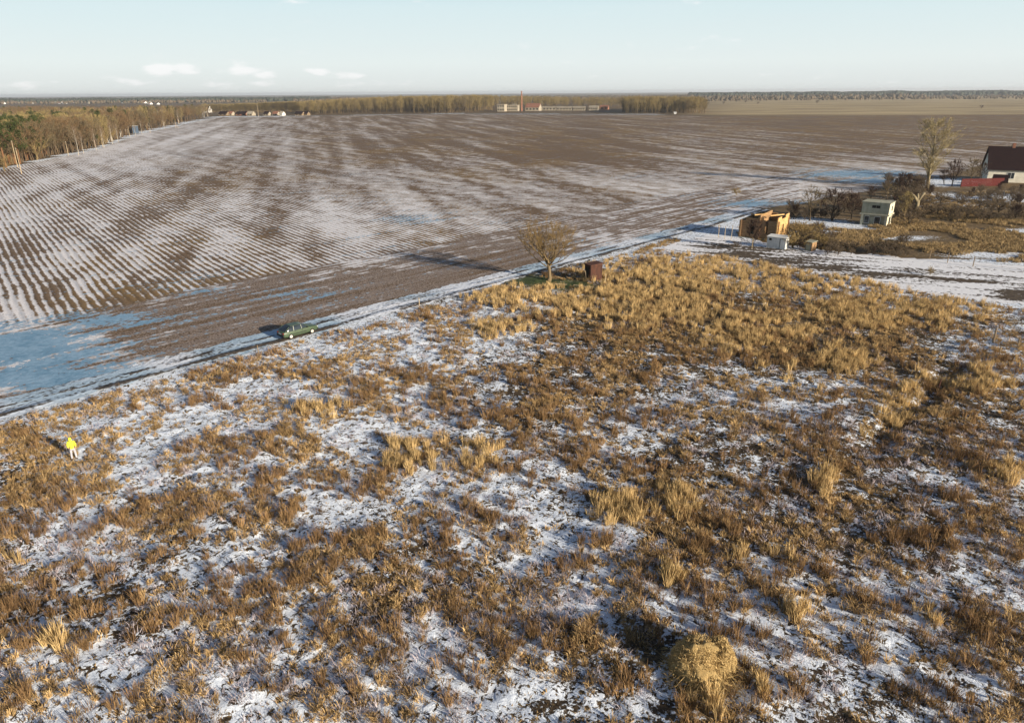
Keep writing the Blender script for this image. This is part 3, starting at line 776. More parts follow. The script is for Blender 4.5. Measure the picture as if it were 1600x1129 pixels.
for k, (a, b, c) in enumerate([(10, 262, 182), (32, 256, 192), (160, 214, 172), (178, 208, 170), (200, 206, 172), (6, 225, 188), (128, 222, 190)]):
    front('pine', 120 + k % 3, a, b, c, 1.15, ['dark green pine at the far left of the left wood', 'lower dark pine beside the pale willow bush on the left', 'dark pine left of the blue hut in the wood',
        'dark pine behind the blue hut in the wood', 'dark pine just right of the blue hut', 'dark green pine crown at the left margin of the picture', 'small dark pine between the birches of the left wood'][k], grp=None)
p_ = edge_at(cum[-1] - 3, 14); tree('willow', 113, 14.0, 0, 0, 7, 'willow_tree', 'bushy pale willow at the far tip of the left wood', 'tree', parts=False, loc=p_)
p_ = edge_at(cum[-1] - 30, 16); tree('pine', 121, 14.0, 0, 0, 10, 'pine_tree', 'small dark pine near the far tip of the left wood', 'tree', parts=False, loc=p_)
for q_ in kinds_l:
    if q_ not in SRC:
        p_ = edge_at(cum[-1] - rr.uniform(20, 100), 12); tree(q_[0], q_[1], 14.0, 0, 0, 10, NM[q_[0]], KW[q_[0]] + ' at the left wood edge, ' + WHERE[-1][1], 'tree', 'trees along the edge of the left wood, ' + WHERE[-1][1], parts=False, loc=p_)
items = []
while len(items) < 4600:
    D_ = 150 * (800 / 150) ** rr.random() if len(items) > 1300 else rr.uniform(190, 420); px_ = rr.uniform(-160, 335); az = math.atan2(px_ - 800, F_PX * math.cos(PITCH) + 420 * math.sin(PITCH))
    x_, y_ = math.tan(az) * D_, D_; u_, v_ = PIX(x_, y_)
    if v_ > np.interp(u_, WEx, WEy) - 2.5: continue
    t_ = vnoise(x_ * .012, y_ * .012, 71)
    if rr.random() < (.07 if px_ > 60 or D_ > 420 else .4): kd, sd = ('pine', 121)
    elif t_ > .5: kd, sd = rr.choice([('olive', 105), ('willow', 113), ('birch', 103)])
    else: kd, sd = rr.choice([('bare', 101), ('rust', 102), ('bare', 104), ('rust', 106)])
    items.append((kd, sd, x_, y_, rr.uniform(9, 15) * (.6 if kd == 'willow' else 1)))
wood_mass('wood', items, 'mixed bare wood stretching away on the left behind the field edge', 'wood')

for k, (a_, b_, c_) in enumerate([(123, 243, 196), (131, 240, 205), (151, 235, 200), (163, 231, 198), (176, 225, 192), (185, 222, 192), (212, 213, 188), (222, 210, 186), (258, 203, 186)]):
    front('birch', 103 + 20 * (k % 2), a_, b_, c_, .9, ['pale birch nearest the second group of poles', 'short birch at the wood edge right of the willow', 'slim birch standing before the dark pines', 'white stemmed birch beside the third pole', 'tall white birch in the middle of the wood edge',
          'birch just left of the blue hut', 'birch just right of the blue hut', 'second birch right of the blue hut', 'birch alone on the far stretch of the wood edge'][k], 'birch_tree')

# long belt of trees at the far end of the field
def belt_y(px):   # photo row of the feet of the belt
    return np.interp(px, [330, 480, 600, 700, 780, 960, 975, 1100], [178.5, 179.5, 176.5, 177, 173, 170.5, 177.5, 178])
def belt_top(px):
    return np.interp(px, [330, 400, 480, 540, 620, 700, 760, 800, 880, 960, 985, 1095, 1105], [163, 161, 158, 155, 151, 150, 149, 150, 152, 153, 151, 152, 158])
n_b = 0
def bw(px): return 'right of the village' if px < 560 else ('in the middle of its left half' if px < 680 else ('just left of the factory' if px < 800 else ('in the clump right of the barns' if px < 1040 else 'at its right end')))
kd_b = [('olive', 201), ('olive', 202), ('bare', 203), ('olive', 204)]
px = 470.0
while px < 1102:
    if 770 < px < 972:
        px += 6; continue
    kd, sd = rr.choice(kd_b); pb = float(belt_y(px)) - rr.uniform(0, 1.0); h = HT(px, pb, float(belt_top(px)) + rr.uniform(-2, 8))
    tree(kd, sd, 14.0, px, pb, h, 'bare_tree', 'slender olive brown bare tree in the far belt, ' + bw(px), 'tree', 'trees in the far belt, ' + bw(px), parts=False, sx=rr.uniform(.7, 1.0))
    n_b += 1; px += rr.uniform(2.4, 4.4)
items = []
for k in range(2600):
    px = rr.uniform(325, 1102); pb = float(belt_y(px)) - rr.uniform(1.2, 7); kd, sd = rr.choice(kd_b)
    if px < 470: pb = min(pb, 175.5); 
    if 770 < px < 972: pb = rr.uniform(156, 169.5)
    top = float(belt_top(px)) + rr.uniform(-1, 5) * (1 if px > 480 else .6)
    g = G(px, pb); h = min(max(HT(px, pb, min(top, pb - 5)), 6), 24)
    items.append((kd, sd, g.x, g.y, h))
wood_mass('wood', items, 'olive brown belt of bare trees behind the far edge of the field', 'wood')

# far forests along the horizon: rough evergreen masses made of many small crowns
M_forest = simple('far_forest_crowns', (.030, .042, .030), (.05, .055, .038), .02)
M_forest2 = simple('far_wood_crowns', (.13, .095, .06), (.085, .07, .045), .01)
def forest(name, px0, px1, d0, d1, n, h, mat, label):
    r = np.random.default_rng(int(px0 + d0 + 500)); V = []; F = []
    a0 = math.atan((px0 - 800) / (F_PX * math.cos(PITCH) + 420 * math.sin(PITCH))); a1 = math.atan((px1 - 800) / (F_PX * math.cos(PITCH) + 420 * math.sin(PITCH)))
    az = r.uniform(a0, a1, n); D = r.uniform(d0, d1, n) / np.cos(az); x = np.sin(az) * D; y = np.cos(az) * D
    hh = h * r.uniform(.7, 1.15, n) * (.8 + .4 * fbm(az * 40, D * 0, 3, 3)); w = hh * r.uniform(.35, .7, n)
    k = 7; ang = np.arange(k) / k * 2 * np.pi
    for (fz, fw) in ((0, .6), (.35, 1.0), (.7, .72)):
        jit = r.uniform(.7, 1.25, (n, k))
        V.append(np.stack([x[:, None] + np.cos(ang) * w[:, None] * fw * jit, y[:, None] + np.sin(ang) * w[:, None] * fw * jit, np.tile((hh * fz)[:, None], (1, k)) * r.uniform(.85, 1.1, (n, k))], -1))
    V.append(np.stack([x, y, hh], -1)[:, None, :]); V = np.concatenate(V, 1); m_ = 3 * k + 1; fl = []
    for l in range(2):
        for j in range(k):
            j2 = (j + 1) % k; fl += [(l * k + j, l * k + j2, (l + 1) * k + j2), (l * k + j, (l + 1) * k + j2, (l + 1) * k + j)]
    for j in range(k): fl.append((2 * k + j, 2 * k + (j + 1) % k, 3 * k))
    F = (np.arange(n) * m_)[:, None, None] + np.array(fl)[None]
    o = link(name, np_mesh(name, V.reshape(-1, 3), F.reshape(-1, 3), 3), mat)
    return tag(o, label, 'forest', kind='stuff')
forest('forest', 1080, 1900, 2900, 4600, 6500, 17, M_forest, 'dark blue green forest along the horizon on the right')
forest('forest', -200, 520, 2600, 3800, 2400, 13, M_forest, 'dark forest strip along the horizon on the left')
forest('wood', 460, 1450, 2000, 3500, 2200, 11, M_forest2, 'dull brown woodland along the middle of the horizon')
forest('wood', 1080, 1900, 1900, 2900, 1500, 6, M_forest2, 'thin brown scrub line in front of the forest on the right')
forest('wood', -200, 420, 2300, 3500, 1500, 9, M_forest2, 'brown scrub and treetops beyond the left wood')
# shrubs scattered on the dry far meadow
for k, (a, b) in enumerate([(1184, 163), (1165, 161), (1276, 162), (1533, 170), (1130, 163), (1150, 160)]):
    tree('dark', 301, 14.0, a, b, 5 + k % 3, 'shrub', ['dark shrub on the dry far meadow left of the poplar line', 'paler shrub beside the dark one on the far meadow', 'lone shrub in the middle of the dry far meadow',
         'dark shrub above the dark roofed house on the far meadow', 'small shrub at the near end of the dry far meadow', 'shrub at the back of the far meadow near the tree belt'][k], 'shrub', parts=False, sx=2.0)

# ------------------------------------------------------------------ building materials
M_plaster = simple('cream_plaster', (.74, .71, .60), (.64, .61, .51), 1.2)
M_white = simple('white_boards', (.70, .70, .68), (.6, .6, .58), 2.0, stretch=(4, 4, .5))
M_roofdk = simple('dark_metal_roof', (.022, .010, .010), (.016, .008, .009), 1.0, rough=.8, spec=.1)
M_red = simple('red_fence_boards', (.12, .018, .015), (.085, .015, .013), 1.5, stretch=(6, 6, .4))
M_glass = simple('dark_glass', (.03, .04, .05), (.015, .02, .025), .7, rough=.12, spec=.6)
M_dark = simple('dark_opening', (.012, .011, .010), (.02, .018, .015), 2)
M_log = simple('orange_timber', (.38, .235, .12), (.25, .15, .075), 1.6, stretch=(.5, .5, 7))
M_log2 = simple('sunlit_timber', (.66, .44, .20), (.50, .29, .11), 1.4, stretch=(.5, .5, 7))  # timber with sunlight painted in, for the cabin's right wall
M_conc = simple('grey_green_blocks', (.37, .36, .28), (.28, .28, .21), 1.4)
M_concw = simple('pale_blocks', (.62, .58, .44), (.50, .46, .34), 1.6)
M_rust = simple('rusty_sheet_iron', (.115, .048, .03), (.06, .027, .02), 2.0, stretch=(3, 3, .4), rough=.75)
M_wood = simple('weathered_wood', (.26, .19, .12), (.16, .12, .08), 3, stretch=(3, 3, .4))
M_woodp = simple('pale_post_wood', (.50, .40, .26), (.36, .28, .18), 3, stretch=(3, 3, .4))
M_wire = simple('fence_wire', (.12, .11, .10), None, 3, rough=.5, metal=.6)
M_metal = simple('grey_metal', (.3, .3, .3), None, 3, rough=.45, metal=.6)
M_orange = simple('red_tile_roof', (.26, .12, .075), (.19, .09, .06), .5)
M_blue = simple('blue_sheet', (.06, .09, .13), (.05, .07, .10), 1)
M_straw = None

def along(p0, p1):
    d = (p1 - p0); L_ = d.length; d.normalize(); return d, L_, math.atan2(d.y, d.x)
def gable_house(name, px0, pb0, px1, pb1, pt_wall, pt_ridge, depth, wallm, roofm, label, cat='house', group=None, wins=(), frame=True, over=.35, length=None, chimney=None, door=None):
    """front wall runs between two photo ground points; the house extends away behind it"""
    a = G(px0, pb0); b = G(px1, pb1); d, L_, rz = along(a, b)
    if length: L_ = length
    e_ = empty(name, a, rz, label, cat, group)
    hw = HT(px0, pb0, pt_wall); 
    # ridge lies half the depth behind the front wall
    mid = a + Vector((-d.y, d.x, 0)) * depth / 2; lo, hi = hw, hw + 12
    for _ in range(30):
        m_ = (lo + hi) / 2
        if PIX(mid.x, mid.y, m_)[1] > pt_ridge: lo = m_
        else: hi = m_
    hr_ = lo
    w = MB(); w.poly([(0, 0, 0), (0, depth, 0), (0, depth, hw), (0, depth / 2, hr_ - .12), (0, 0, hw)], (L_, 0, 0)); wall = w.build('wall', wallm, e_)
    r_ = MB(); sl = (hr_ - hw) / (depth / 2); ez = hw - over * sl
    for sgn in (0, 1):
        ya = -over if sgn == 0 else depth + over
        r_.poly([(-over, ya, ez), (L_ + over, ya, ez), (L_ + over, depth / 2, hr_), (-over, depth / 2, hr_)], (0, 0, .14))
    roof = r_.build('roof', roofm, e_)
    if chimney:
        c = MB(); c.box((L_ * chimney, depth / 2, hr_ + .3), (.7, .7, 1.5), bev=.03); c.build('chimney', M_orange, roof)
    for (x0, z0, ww, hh) in wins:
        f = MB()
        f.box((x0, -.03, z0 + hh / 2), (ww + .2, .10, hh + .2)); fo = f.build('window', M_white, e_)
        g_ = MB(); g_.box((x0, -.075, z0 + hh / 2), (ww, .03, hh)); g_.build('pane', M_glass, fo)
        g_ = MB(); g_.box((x0, -.10, z0 + hh / 2), (.06, .03, hh)); g_.build('mullion', M_white, fo)
    if door:
        f = MB(); f.box((door[0], -.04, 1.0), (.95, .08, 2.0)); dd = f.build('door', M_wood, e_)
        f = MB(); f.box((door[0] + .35, -.1, 1.0), (.06, .06, .12)); f.build('handle', M_metal, dd)
    return e_, L_, hw, hr_

# house with the dark roof at the right margin
e_, L_, hw, hr_ = gable_house('house', 1541, 284, 1600, 286, 262, 229, 9.0, M_plaster, M_roofdk, 'cream house with a steep dark red brown roof at the right margin',
                    length=17, wins=((5.4, 1.1, 1.5, 1.5), (9.8, 1.1, 1.5, 1.5), (14.2, 1.1, 1.3, 1.5)), chimney=.32, over=.5, door=(12.0,))
# small dark gabled shed before it
gable_house('shed', 1551, 290, 1572, 291, 284, 273, 5.0, M_wood, M_roofdk, 'small dark gabled shed between the red fence and the cream house', cat='shed', over=.25)
# red board fence
def fence_boards(px, label, h, mat, name='red_fence', group=None, step=2.4):
    a = G(*px[0]); e_ = empty(name, a, 0, label, 'fence', group)
    for p0, p1 in zip(px, px[1:]):
        A_, B_ = G(*p0) - a, G(*p1) - a; d, L_, rz = along(A_, B_); Rm = Matrix.Rotation(rz, 3, 'Z')
        m_ = MB(); n = int(L_ / .16)
        for k in range(n):
            c = A_ + d * (k + .5) * L_ / n; m_.box((c.x, c.y, h / 2 + .04 + .03 * random.random()), (.13, .03, h), Rm)
        m_.build('board_panel', mat, e_)
        for z_ in (.4, h - .3):
            m_ = MB(); c = (A_ + B_) / 2 + Vector((-d.y, d.x, 0)) * .04; m_.box((c.x, c.y, z_), (L_, .04, .09), Rm); m_.build('rail', mat, e_)
        for k in range(int(L_ / step) + 1):
            c = A_ + d * min(k * step, L_) + Vector((-d.y, d.x, 0)) * .1; m_ = MB(); m_.box((c.x, c.y, h / 2), (.1, .1, h), Rm); m_.build('post', M_wood, e_)
    return e_
fence_boards([(1501, 292), (1567, 290.5)], 'red board fence in front of the cream house with the dark roof', 2.0, M_red)

# unfinished two storey house of pale blocks
a = G(1343, 351); b = G(1384, 355); d, L_, rz = along(a, b)
e_ = empty('unfinished_house', a, rz, 'small unfinished two storey house of pale blocks with overhanging upper floor', 'house')
Wd = L_; Dp = 3.8; Hh = HT(1343, 351, 314.5) - .1; Hf = Hh * .47
m_ = MB()
for (cx_, cy_) in ((.22, .22), (Wd - .22, .22), (.22, Dp - .2), (Wd - .22, Dp - .2)): m_.box((cx_, cy_, Hf / 2), (.44, .44, Hf))
m_.build('corner_pillars', M_concw, e_)
m_ = MB(); m_.box((Wd / 2, Dp / 2 + .35, Hf / 2), (Wd - .5, Dp - .8, Hf - .02)); m_.box((Wd - .12, Dp / 2, Hf / 2), (.2, Dp - .9, Hf - .06)); m_.build('ground_floor_wall', M_concw, e_)
m_ = MB(); m_.box((Wd / 2, Dp / 2, Hf + .1), (Wd + .5, Dp + .5, .2)); m_.build('floor_slab', M_concw, e_)
m_ = MB(); m_.box((Wd / 2, Dp / 2, Hf + .2 + (Hh - Hf - .2) / 2), (Wd + .1, Dp + .1, Hh - Hf - .2)); m_.build('upper_wall', M_conc, e_)
m_ = MB(); m_.box((Wd + .07, Dp / 2, Hf + .2 + (Hh - Hf - .2) / 2), (.06, Dp + .1, Hh - Hf - .24)); m_.build('sunlit_side', M_concw, e_)  # paler panel: sunlight on this side put into the colour
m_ = MB(); m_.box((Wd / 2, Dp / 2, Hh + .06), (Wd + .4, Dp + .4, .12)); m_.build('flat_roof', M_conc, e_)
for x_ in (Wd * .44, Wd * .60):
    m_ = MB(); m_.box((x_, -.07, Hf + .2 + (Hh - Hf) * .60), (.66, .08, .5)); m_.build('window', M_dark, e_)
m_ = MB(); m_.box((Wd + .12, Dp * .55, Hf + .2 + (Hh - Hf) * .45), (.08, .6, .8)); m_.build('window', M_dark, e_)
for x_, ww in ((Wd * .22, .9), (Wd * .62, 1.1)):
    m_ = MB(); m_.box((x_, .32, Hf * .52), (ww, .12, Hf * .72)); w_ = m_.build('window', M_white, e_)
    m_ = MB(); m_.box((x_, .25, Hf * .52), (ww - .15, .04, Hf * .62)); m_.build('pane', M_glass, w_)
m_ = MB(); m_.box((Wd * .42, .33, Hf * .42), (.75, .12, Hf * .8)); m_.build('door', M_conc, e_)
m_ = MB(); m_.box((Wd + .03, Dp * .5, Hf * .5), (.1, .8, 1.2)); m_.build('window', M_dark, e_)

# roofless log cabin
a = G(1156, 370); b = G(1212, 376); d, L_, rz = along(a, b)
e_ = empty('log_cabin', a, rz, 'roofless cabin of stacked orange logs with a stepped top', 'cabin')
Dp = 6.0; LH = .25; hl = HT(1156, 370, 340); nl = int(hl / LH)
side = MPP(1224, 370) * 30
def log_wall(name, x0, y0, x1, y1, mat, holes=(), topf=lambda t_: 1.0, ext=.3):
    A_, B_ = Vector((x0, y0, 0)), Vector((x1, y1, 0)); dd, LL, rz_ = along(A_, B_); m_ = MB()
    for k in range(nl + 6):
        z_ = LH * (k + .5)
        s_ = None; cuts = []
        nseg = 24
        for j in range(nseg + 1):
            t_ = (j + .5) / nseg; ok = j < nseg and z_ < topf(t_) * hl and not any(h0 < t_ < h1 and z0 < z_ < z1 for h0, h1, z0, z1 in holes)
            if ok and s_ is None: s_ = j
            if not ok and s_ is not None:
                cuts.append((s_ / nseg, j / nseg)); s_ = None
        for c0, c1 in cuts:
            p0 = A_ + dd * (LL * c0 - (ext if c0 == 0 else 0)); p1 = A_ + dd * (LL * c1 + (ext if c1 == 1 else 0))
            off = Vector((0, 0, z_ + (LH / 2 if abs(dd.y) > .5 else 0)))
            m_.tube([p0 + off, p1 + off], LH * .52, 8)
    return m_.build(name, mat, e_, smooth=False)
log_wall('log_wall', 0, 0, L_, 0, M_log, holes=((.26, .36, .8, 2.4), (.66, .74, .9, 9)), topf=lambda t_: .92 if t_ < .12 else (1.05 if t_ < .45 else (1.13 if t_ < .62 else .94)))
log_wall('log_wall', L_, 0, L_, Dp, M_log2, holes=((.45, .6, .9, 2.2),), topf=lambda t_: 1.08 if t_ < .3 else (.98 if t_ < .7 else 1.12))
log_wall('log_wall', 0, 0, 0, Dp, M_log, topf=lambda t_: .9)
log_wall('log_wall', 0, Dp, L_, Dp, M_log, topf=lambda t_: 1.1 if .3 < t_ < .7 else .96)
log_wall('log_wall', L_ * .52, 0, L_ * .52, Dp, M_log, topf=lambda t_: 1.16)
m_ = MB(); m_.box((L_ / 2, Dp / 2, .06), (L_ + .4, Dp + .4, .12)); m_.build('base', M_conc, e_)
# timber left on the wall tops
for k, (x0, y0, x1, y1) in enumerate([(L_ * .35, -.1, L_ * .62, 1.4), (L_ * .75, .4, L_ + .1, 2.8)]):
    m_ = MB(); m_.tube([(x0, y0, hl * 1.2), (x1, y1, hl * 1.22)], .12, 8); m_.build('loose_beam', M_log2, e_)

# white shed in front of the cabin
def box_hut(name, px0, pb0, px1, pb1, pt, depth, wallm, roofm, label, slope=.1, corr=False):
    a = G(px0, pb0); b = G(px1, pb1); d, L_, rz = along(a, b); h = HT(px0, pb0, pt)
    e_ = empty(name, a, rz, label, 'shed')
    m_ = MB(); m_.poly([(0, 0, 0), (0, depth, 0), (0, depth, h + slope), (0, 0, h)], (L_, 0, 0)); m_.build('wall', wallm, e_)
    if corr:
        m_ = MB(); n = int(L_ / .18)
        for k in range(n): m_.box(((k + .5) * L_ / n, -.02, h / 2), (.07, .05, h - .05))
        n = int(depth / .18)
        for k in range(n): m_.box((L_ + .02, (k + .5) * depth / n, h / 2), (.05, .07, h - .05))
        m_.build('corrugation', wallm, e_)
    m_ = MB(); o_ = .1; m_.poly([(-o_, -o_, h), (-o_, depth + o_, h + slope + .02), (L_ + o_, depth + o_, h + slope + .02), (L_ + o_, -o_, h)], (0, 0, .06)); m_.build('roof', roofm, e_)
    return e_, L_, h
e_, L_, h = box_hut('white_shed', 1197, 387, 1226, 390.5, 369.5, 1.9, M_white, M_white, 'small white shed standing in front of the roofless log cabin')
m_ = MB(); m_.box((L_ * .18, -.02, h * .80), (.38, .06, .34)); m_.build('window', M_dark, e_)
m_ = MB(); m_.box((L_ * .86, -.03, h * .46), (.85, .06, h * .86)); dd = m_.build('door', M_white, e_)
m_ = MB(); m_.box((L_ * .70, -.035, h * .46), (.06, .04, h * .9)); m_.box((L_ * .995, -.035, h * .46), (.05, .04, h * .9)); m_.box((L_ * .85, -.035, h * .92), (.95, .04, .05)); m_.build('frame', M_dark, dd)
m_ = MB(); m_.box((L_ * .77, -.09, h * .45), (.05, .05, .12)); m_.build('handle', M_metal, dd)
# privy
e_, L_, h = box_hut('privy', 1257, 391, 1267, 393, 377.5, 1.2, M_wood, M_conc, 'narrow grey wooden privy standing right of the white shed', .15)
m_ = MB(); m_.box((L_ / 2, -.03, h * .46), (L_ * .7, .05, h * .8)); m_.build('door', M_conc, e_)
m_ = MB(); m_.box((L_ + .03, .6, h * .5), (.04, 1.1, h * .95)); m_.build('side_boards', M_log, e_)
# rusty hut beside the lone tree
e_, L_, h = box_hut('rusty_hut', 913, 438, 922.5, 441.5, 412, 1.9, M_rust, M_rust, 'rusty corrugated iron hut beside the lone tree on the track', .12, True)
m_ = MB(); m_.box((L_ / 2, -.06, h * .45), (.7, .05, h * .82)); m_.build('door', M_dark, e_)

# posts, stakes and poles
def post(px, pb, pt, r, mat, label, name='wooden_post', group=None, top=None, cat='post'):
    g = G(px, pb); h = HT(px, pb, pt); m_ = MB()
    m_.tube([(0, 0, -.3), (random.uniform(-.04, .04), random.uniform(-.04, .04), h * .5), (random.uniform(-.08, .08), 0, h)], [r, r * .92, r * .8], 8)
    z_ = terrain(np.array([g.x]), np.array([g.y]))[0]
    o = m_.build(name, mat, None); o.location = (g.x, g.y, z_); return tag(o, label, cat, group)
post(915, 440, 424, .06, M_woodp, 'pale wooden post just in front of the rusty hut')
post(945.5, 444, 428, .055, M_woodp, 'pale wooden post right of the rusty hut')
post(655, 478, 465, .055, M_woodp, 'thin pale stake beside the track above the middle of the meadow')
post(405, 556, 538, .04, M_wood, 'thin dark stake beside the track just left of the green car')
post(1551, 537, 514, .10, M_wood, 'thick dark post by the snowy hollow at the right')
post(1467, 606, 585, .06, M_rust, 'rusty post at the end of the dark furrow in the reeds')
post(1175, 389, 372, .10, M_woodp, 'short pale post left of the white shed')
for k, (a_, b_, c_) in enumerate([(1122, 372, 350), (1142, 376, 352), (1132, 374, 353)]):
    post(a_, b_, c_, .05, M_woodp, ['leftmost thin stake left of the log cabin', 'thin stake nearest to the log cabin', 'middle thin stake left of the log cabin'][k])
def pole(px, pb, pt, label, r=.13, strut=False):
    r *= .85
    g = G(px, pb); h = HT(px, pb, pt); e_ = empty('utility_pole', g, math.atan2(rd.y, rd.x), label, 'pole', None)
    m_ = MB(); m_.tube([(0, 0, -.2), (0, 0, h * .5), (.03, 0, h)], [r, r * .85, r * .65], 8); sh = m_.build('shaft', M_woodp, e_)
    m_ = MB(); m_.box((0, 0, h - .35), (.08, 1.5, .09)); m_.build('crossarm', M_wood, e_)
    for y_ in (-.65, .65, 0):
        m_ = MB(); m_.tube([(0, y_, h - .3), (0, y_, h - .12)], .04, 6); m_.build('insulator', M_white, e_)
    if strut:
        m_ = MB(); m_.tube([(1.9, 0, -.1), (.05, 0, h * .88)], [r * .9, r * .7], 8); m_.build('strut', M_woodp, e_)
pole(34, 272, 231, 'tall pale pole standing in the field at the far left', .14)
pole(28, 262, 220, 'slim pole behind the first one at the far left margin', .14)
pole(107, 243, 221, 'pale pole by the wood edge right of the round willow', .14)
pole(161, 230, 211, 'pale pole before the birches of the left wood', .14)
pole(203, 214, 198, 'pole beside the blue hut at the wood edge', .13)
pole(235, 208, 197, 'pole right of the blue hut at the field edge', .13)
pole(275, 201, 190, 'braced pole at the far bend of the wood edge', .13, True)
pole(404, 182, 162, 'tall thin mast above the distant village roofs', .22)
# blue hut in the wood
box_hut('blue_hut', 198, 208, 208, 208.5, 197, 4, M_blue, M_white, 'small blue hut with a pale roof at the edge of the left wood')
box_hut('white_hut', 5, 235, 14, 235, 227.5, 4, M_white, M_orange, 'little white hut half hidden in trees at the left margin')

# wire fence along the garden at the right
def wire_fence(pts, label, h=1.5, step=4.0, name='wire_fence'):
    a = G(*pts[0]); e_ = empty(name, a, 0, label, 'fence')
    for p0, p1 in zip(pts, pts[1:]):
        A_, B_ = G(*p0) - a, G(*p1) - a; d, L_, rz = along(A_, B_); n = max(1, int(L_ / step))
        for k in range(n + 1):
            c = A_ + d * (k * L_ / n); m_ = MB(); hh = h * random.uniform(.9, 1.1); m_.tube([(c.x, c.y, -.2), (c.x + random.uniform(-.06, .06), c.y, hh)], .055, 6); m_.build('post', M_wood, e_)
        for z_ in (.35, .8, 1.25):
            m_ = MB(); m_.tube([A_ + Vector((0, 0, z_)), B_ + Vector((0, 0, z_))], .012, 5); m_.build('wire', M_wire, e_)
wire_fence([(1452, 405), (1480, 411), (1520, 417), (1600, 424), (1650, 429)], 'thin wire fence with grey posts behind the snowy garden')
wire_fence([(1560, 560), (1640, 520)], 'short wire fence by the snowy hollow at the right margin', 1.3)

# ------------------------------------------------------------------ trees and bushes around the plots
LT = []
tree('lone', 401, 8.0, 858, 438, HT(858, 438, 357), 'spreading_tree', 'lone bare tree with a round spreading crown beside the track', 'tree', sx=1.15)
tree('gold', 402, 18.0, 1449, 294, HT(1449, 294, 194), 'poplar_tree', 'tall pale golden poplar standing alone above the garden trees', 'tree', sx=1.45)
RT = [('dark', 411, 1487, 291, 243, .9, 'black bare tree between the golden poplar and the house'), ('dark', 412, 1475, 288, 262, 1.3, 'low dark tree close behind the golden poplar'),
      ('bare', 413, 1516, 290, 247, 1.1, 'brown bare tree just left of the cream house'), ('dark', 414, 1532, 284, 250, .9, 'dark tree touching the wall end of the cream house'),
      ('dark', 415, 1410, 300, 266, 1.6, 'wide purple grey shrub left of the golden poplar'), ('bare', 416, 1265, 345, 292, 1.0, 'bare brown tree behind the log cabin on its right'),
      ('dark', 417, 1300, 345, 287, 1.2, 'dark bare tree midway between the cabin and the unfinished house'), ('dark', 418, 1330, 342, 293, 1.1, 'dark bare tree just left of the unfinished house'),
      ('bare', 419, 1282, 333, 296, 1.2, 'low bare tree at the edge of the snowy field behind the cabin'), ('bare', 420, 1385, 318, 287, 1.5, 'brown bushy tree right behind the unfinished house'),
      ('dark', 421, 1360, 312, 288, 1.3, 'dark low tree behind the roof of the unfinished house'), ('olive', 422, 1412, 345, 300, 1.3, 'olive brown tree right of the unfinished house'),
      ('bare', 423, 1240, 335, 318, 1.4, 'small bush on the field edge above the cabin'), ('dark', 425, 1176, 389, 336, .95, 'crooked dark tree standing in front of the log cabin')]
for kd, sd, px_, pb_, pt_, sx_, lb_ in RT:
    tree(kd, sd, 9.0, px_, pb_, HT(px_, pb_, pt_), 'bare_tree', lb_, 'tree', sx=sx_)
# pollard stump
g = G(1431, 329); h = HT(1431, 329, 301); e_ = empty('pollard_tree', g, 0, 'pollarded pale trunk with a stubby forked head right of the unfinished house', 'tree')
m_ = MB(); m_.tube([(0, 0, -.2), (.05, 0, h * .35), (0, .05, h * .6)], [.5, .42, .40], 9)
m_.tube([(0, 0, h * .5), (-.9, 0, h * .8), (-1.7, .1, h * .97)], [.36, .26, .16], 8); m_.tube([(0, 0, h * .5), (.7, .1, h * .8), (1.2, 0, h)], [.34, .27, .2], 8); m_.tube([(0, 0, h * .55), (-.1, .3, h * .95)], [.3, .2], 8)
m_.build('trunk', simple('pale_bark', (.30, .25, .15), (.2, .16, .1), 2), e_, smooth=True)
# low bushes
def thicket(name, regs, n, h0, h1, label, seed, thr=.38):
    r_ = random.Random(seed); it = []
    while len(it) < n:
        x0, x1, y0, y1 = r_.choice(regs); px_, py_ = r_.uniform(x0, x1), r_.uniform(y0, y1); g_ = G(px_, py_)
        if vnoise(g_.x * .12, g_.y * .12, seed) < .50: continue
        it.append(r_.choice([('scrub', 430), ('dark', 432), ('scrub', 433), ('scrub', 431)]) + (g_.x, g_.y, r_.uniform(h0, h1) * 3.5))
    return wood_mass(name, it, label, 'scrub')
r2 = random.Random(77)
BUSH = [(1470, 318, 300, 'rust'), (1500, 322, 304, 'rust'), (1530, 327, 309, 'bare'), (1560, 332, 312, 'bare'), (1592, 336, 314, 'rust'), (1450, 338, 318, 'olive'), (1485, 338, 320, 'bare'), (1418, 352, 330, 'bare'),
        (1440, 322, 304, 'rust'), (1545, 345, 330, 'olive'), (1250, 376, 350, 'rust'), (1262, 372, 348, 'rust'), (1278, 384, 362, 'rust'), (1240, 388, 364, 'rust'), (1248, 362, 346, 'rust'), (1292, 386, 370, 'rust'),
        (1310, 388, 374, 'olive'), (1330, 392, 376, 'rust'), (1355, 396, 380, 'olive'), (1380, 398, 384, 'rust'), (1150, 388, 376, 'bare'), (1400, 402, 390, 'olive'), (1345, 334, 322, 'dark'), (1235, 326, 312, 'dark')]
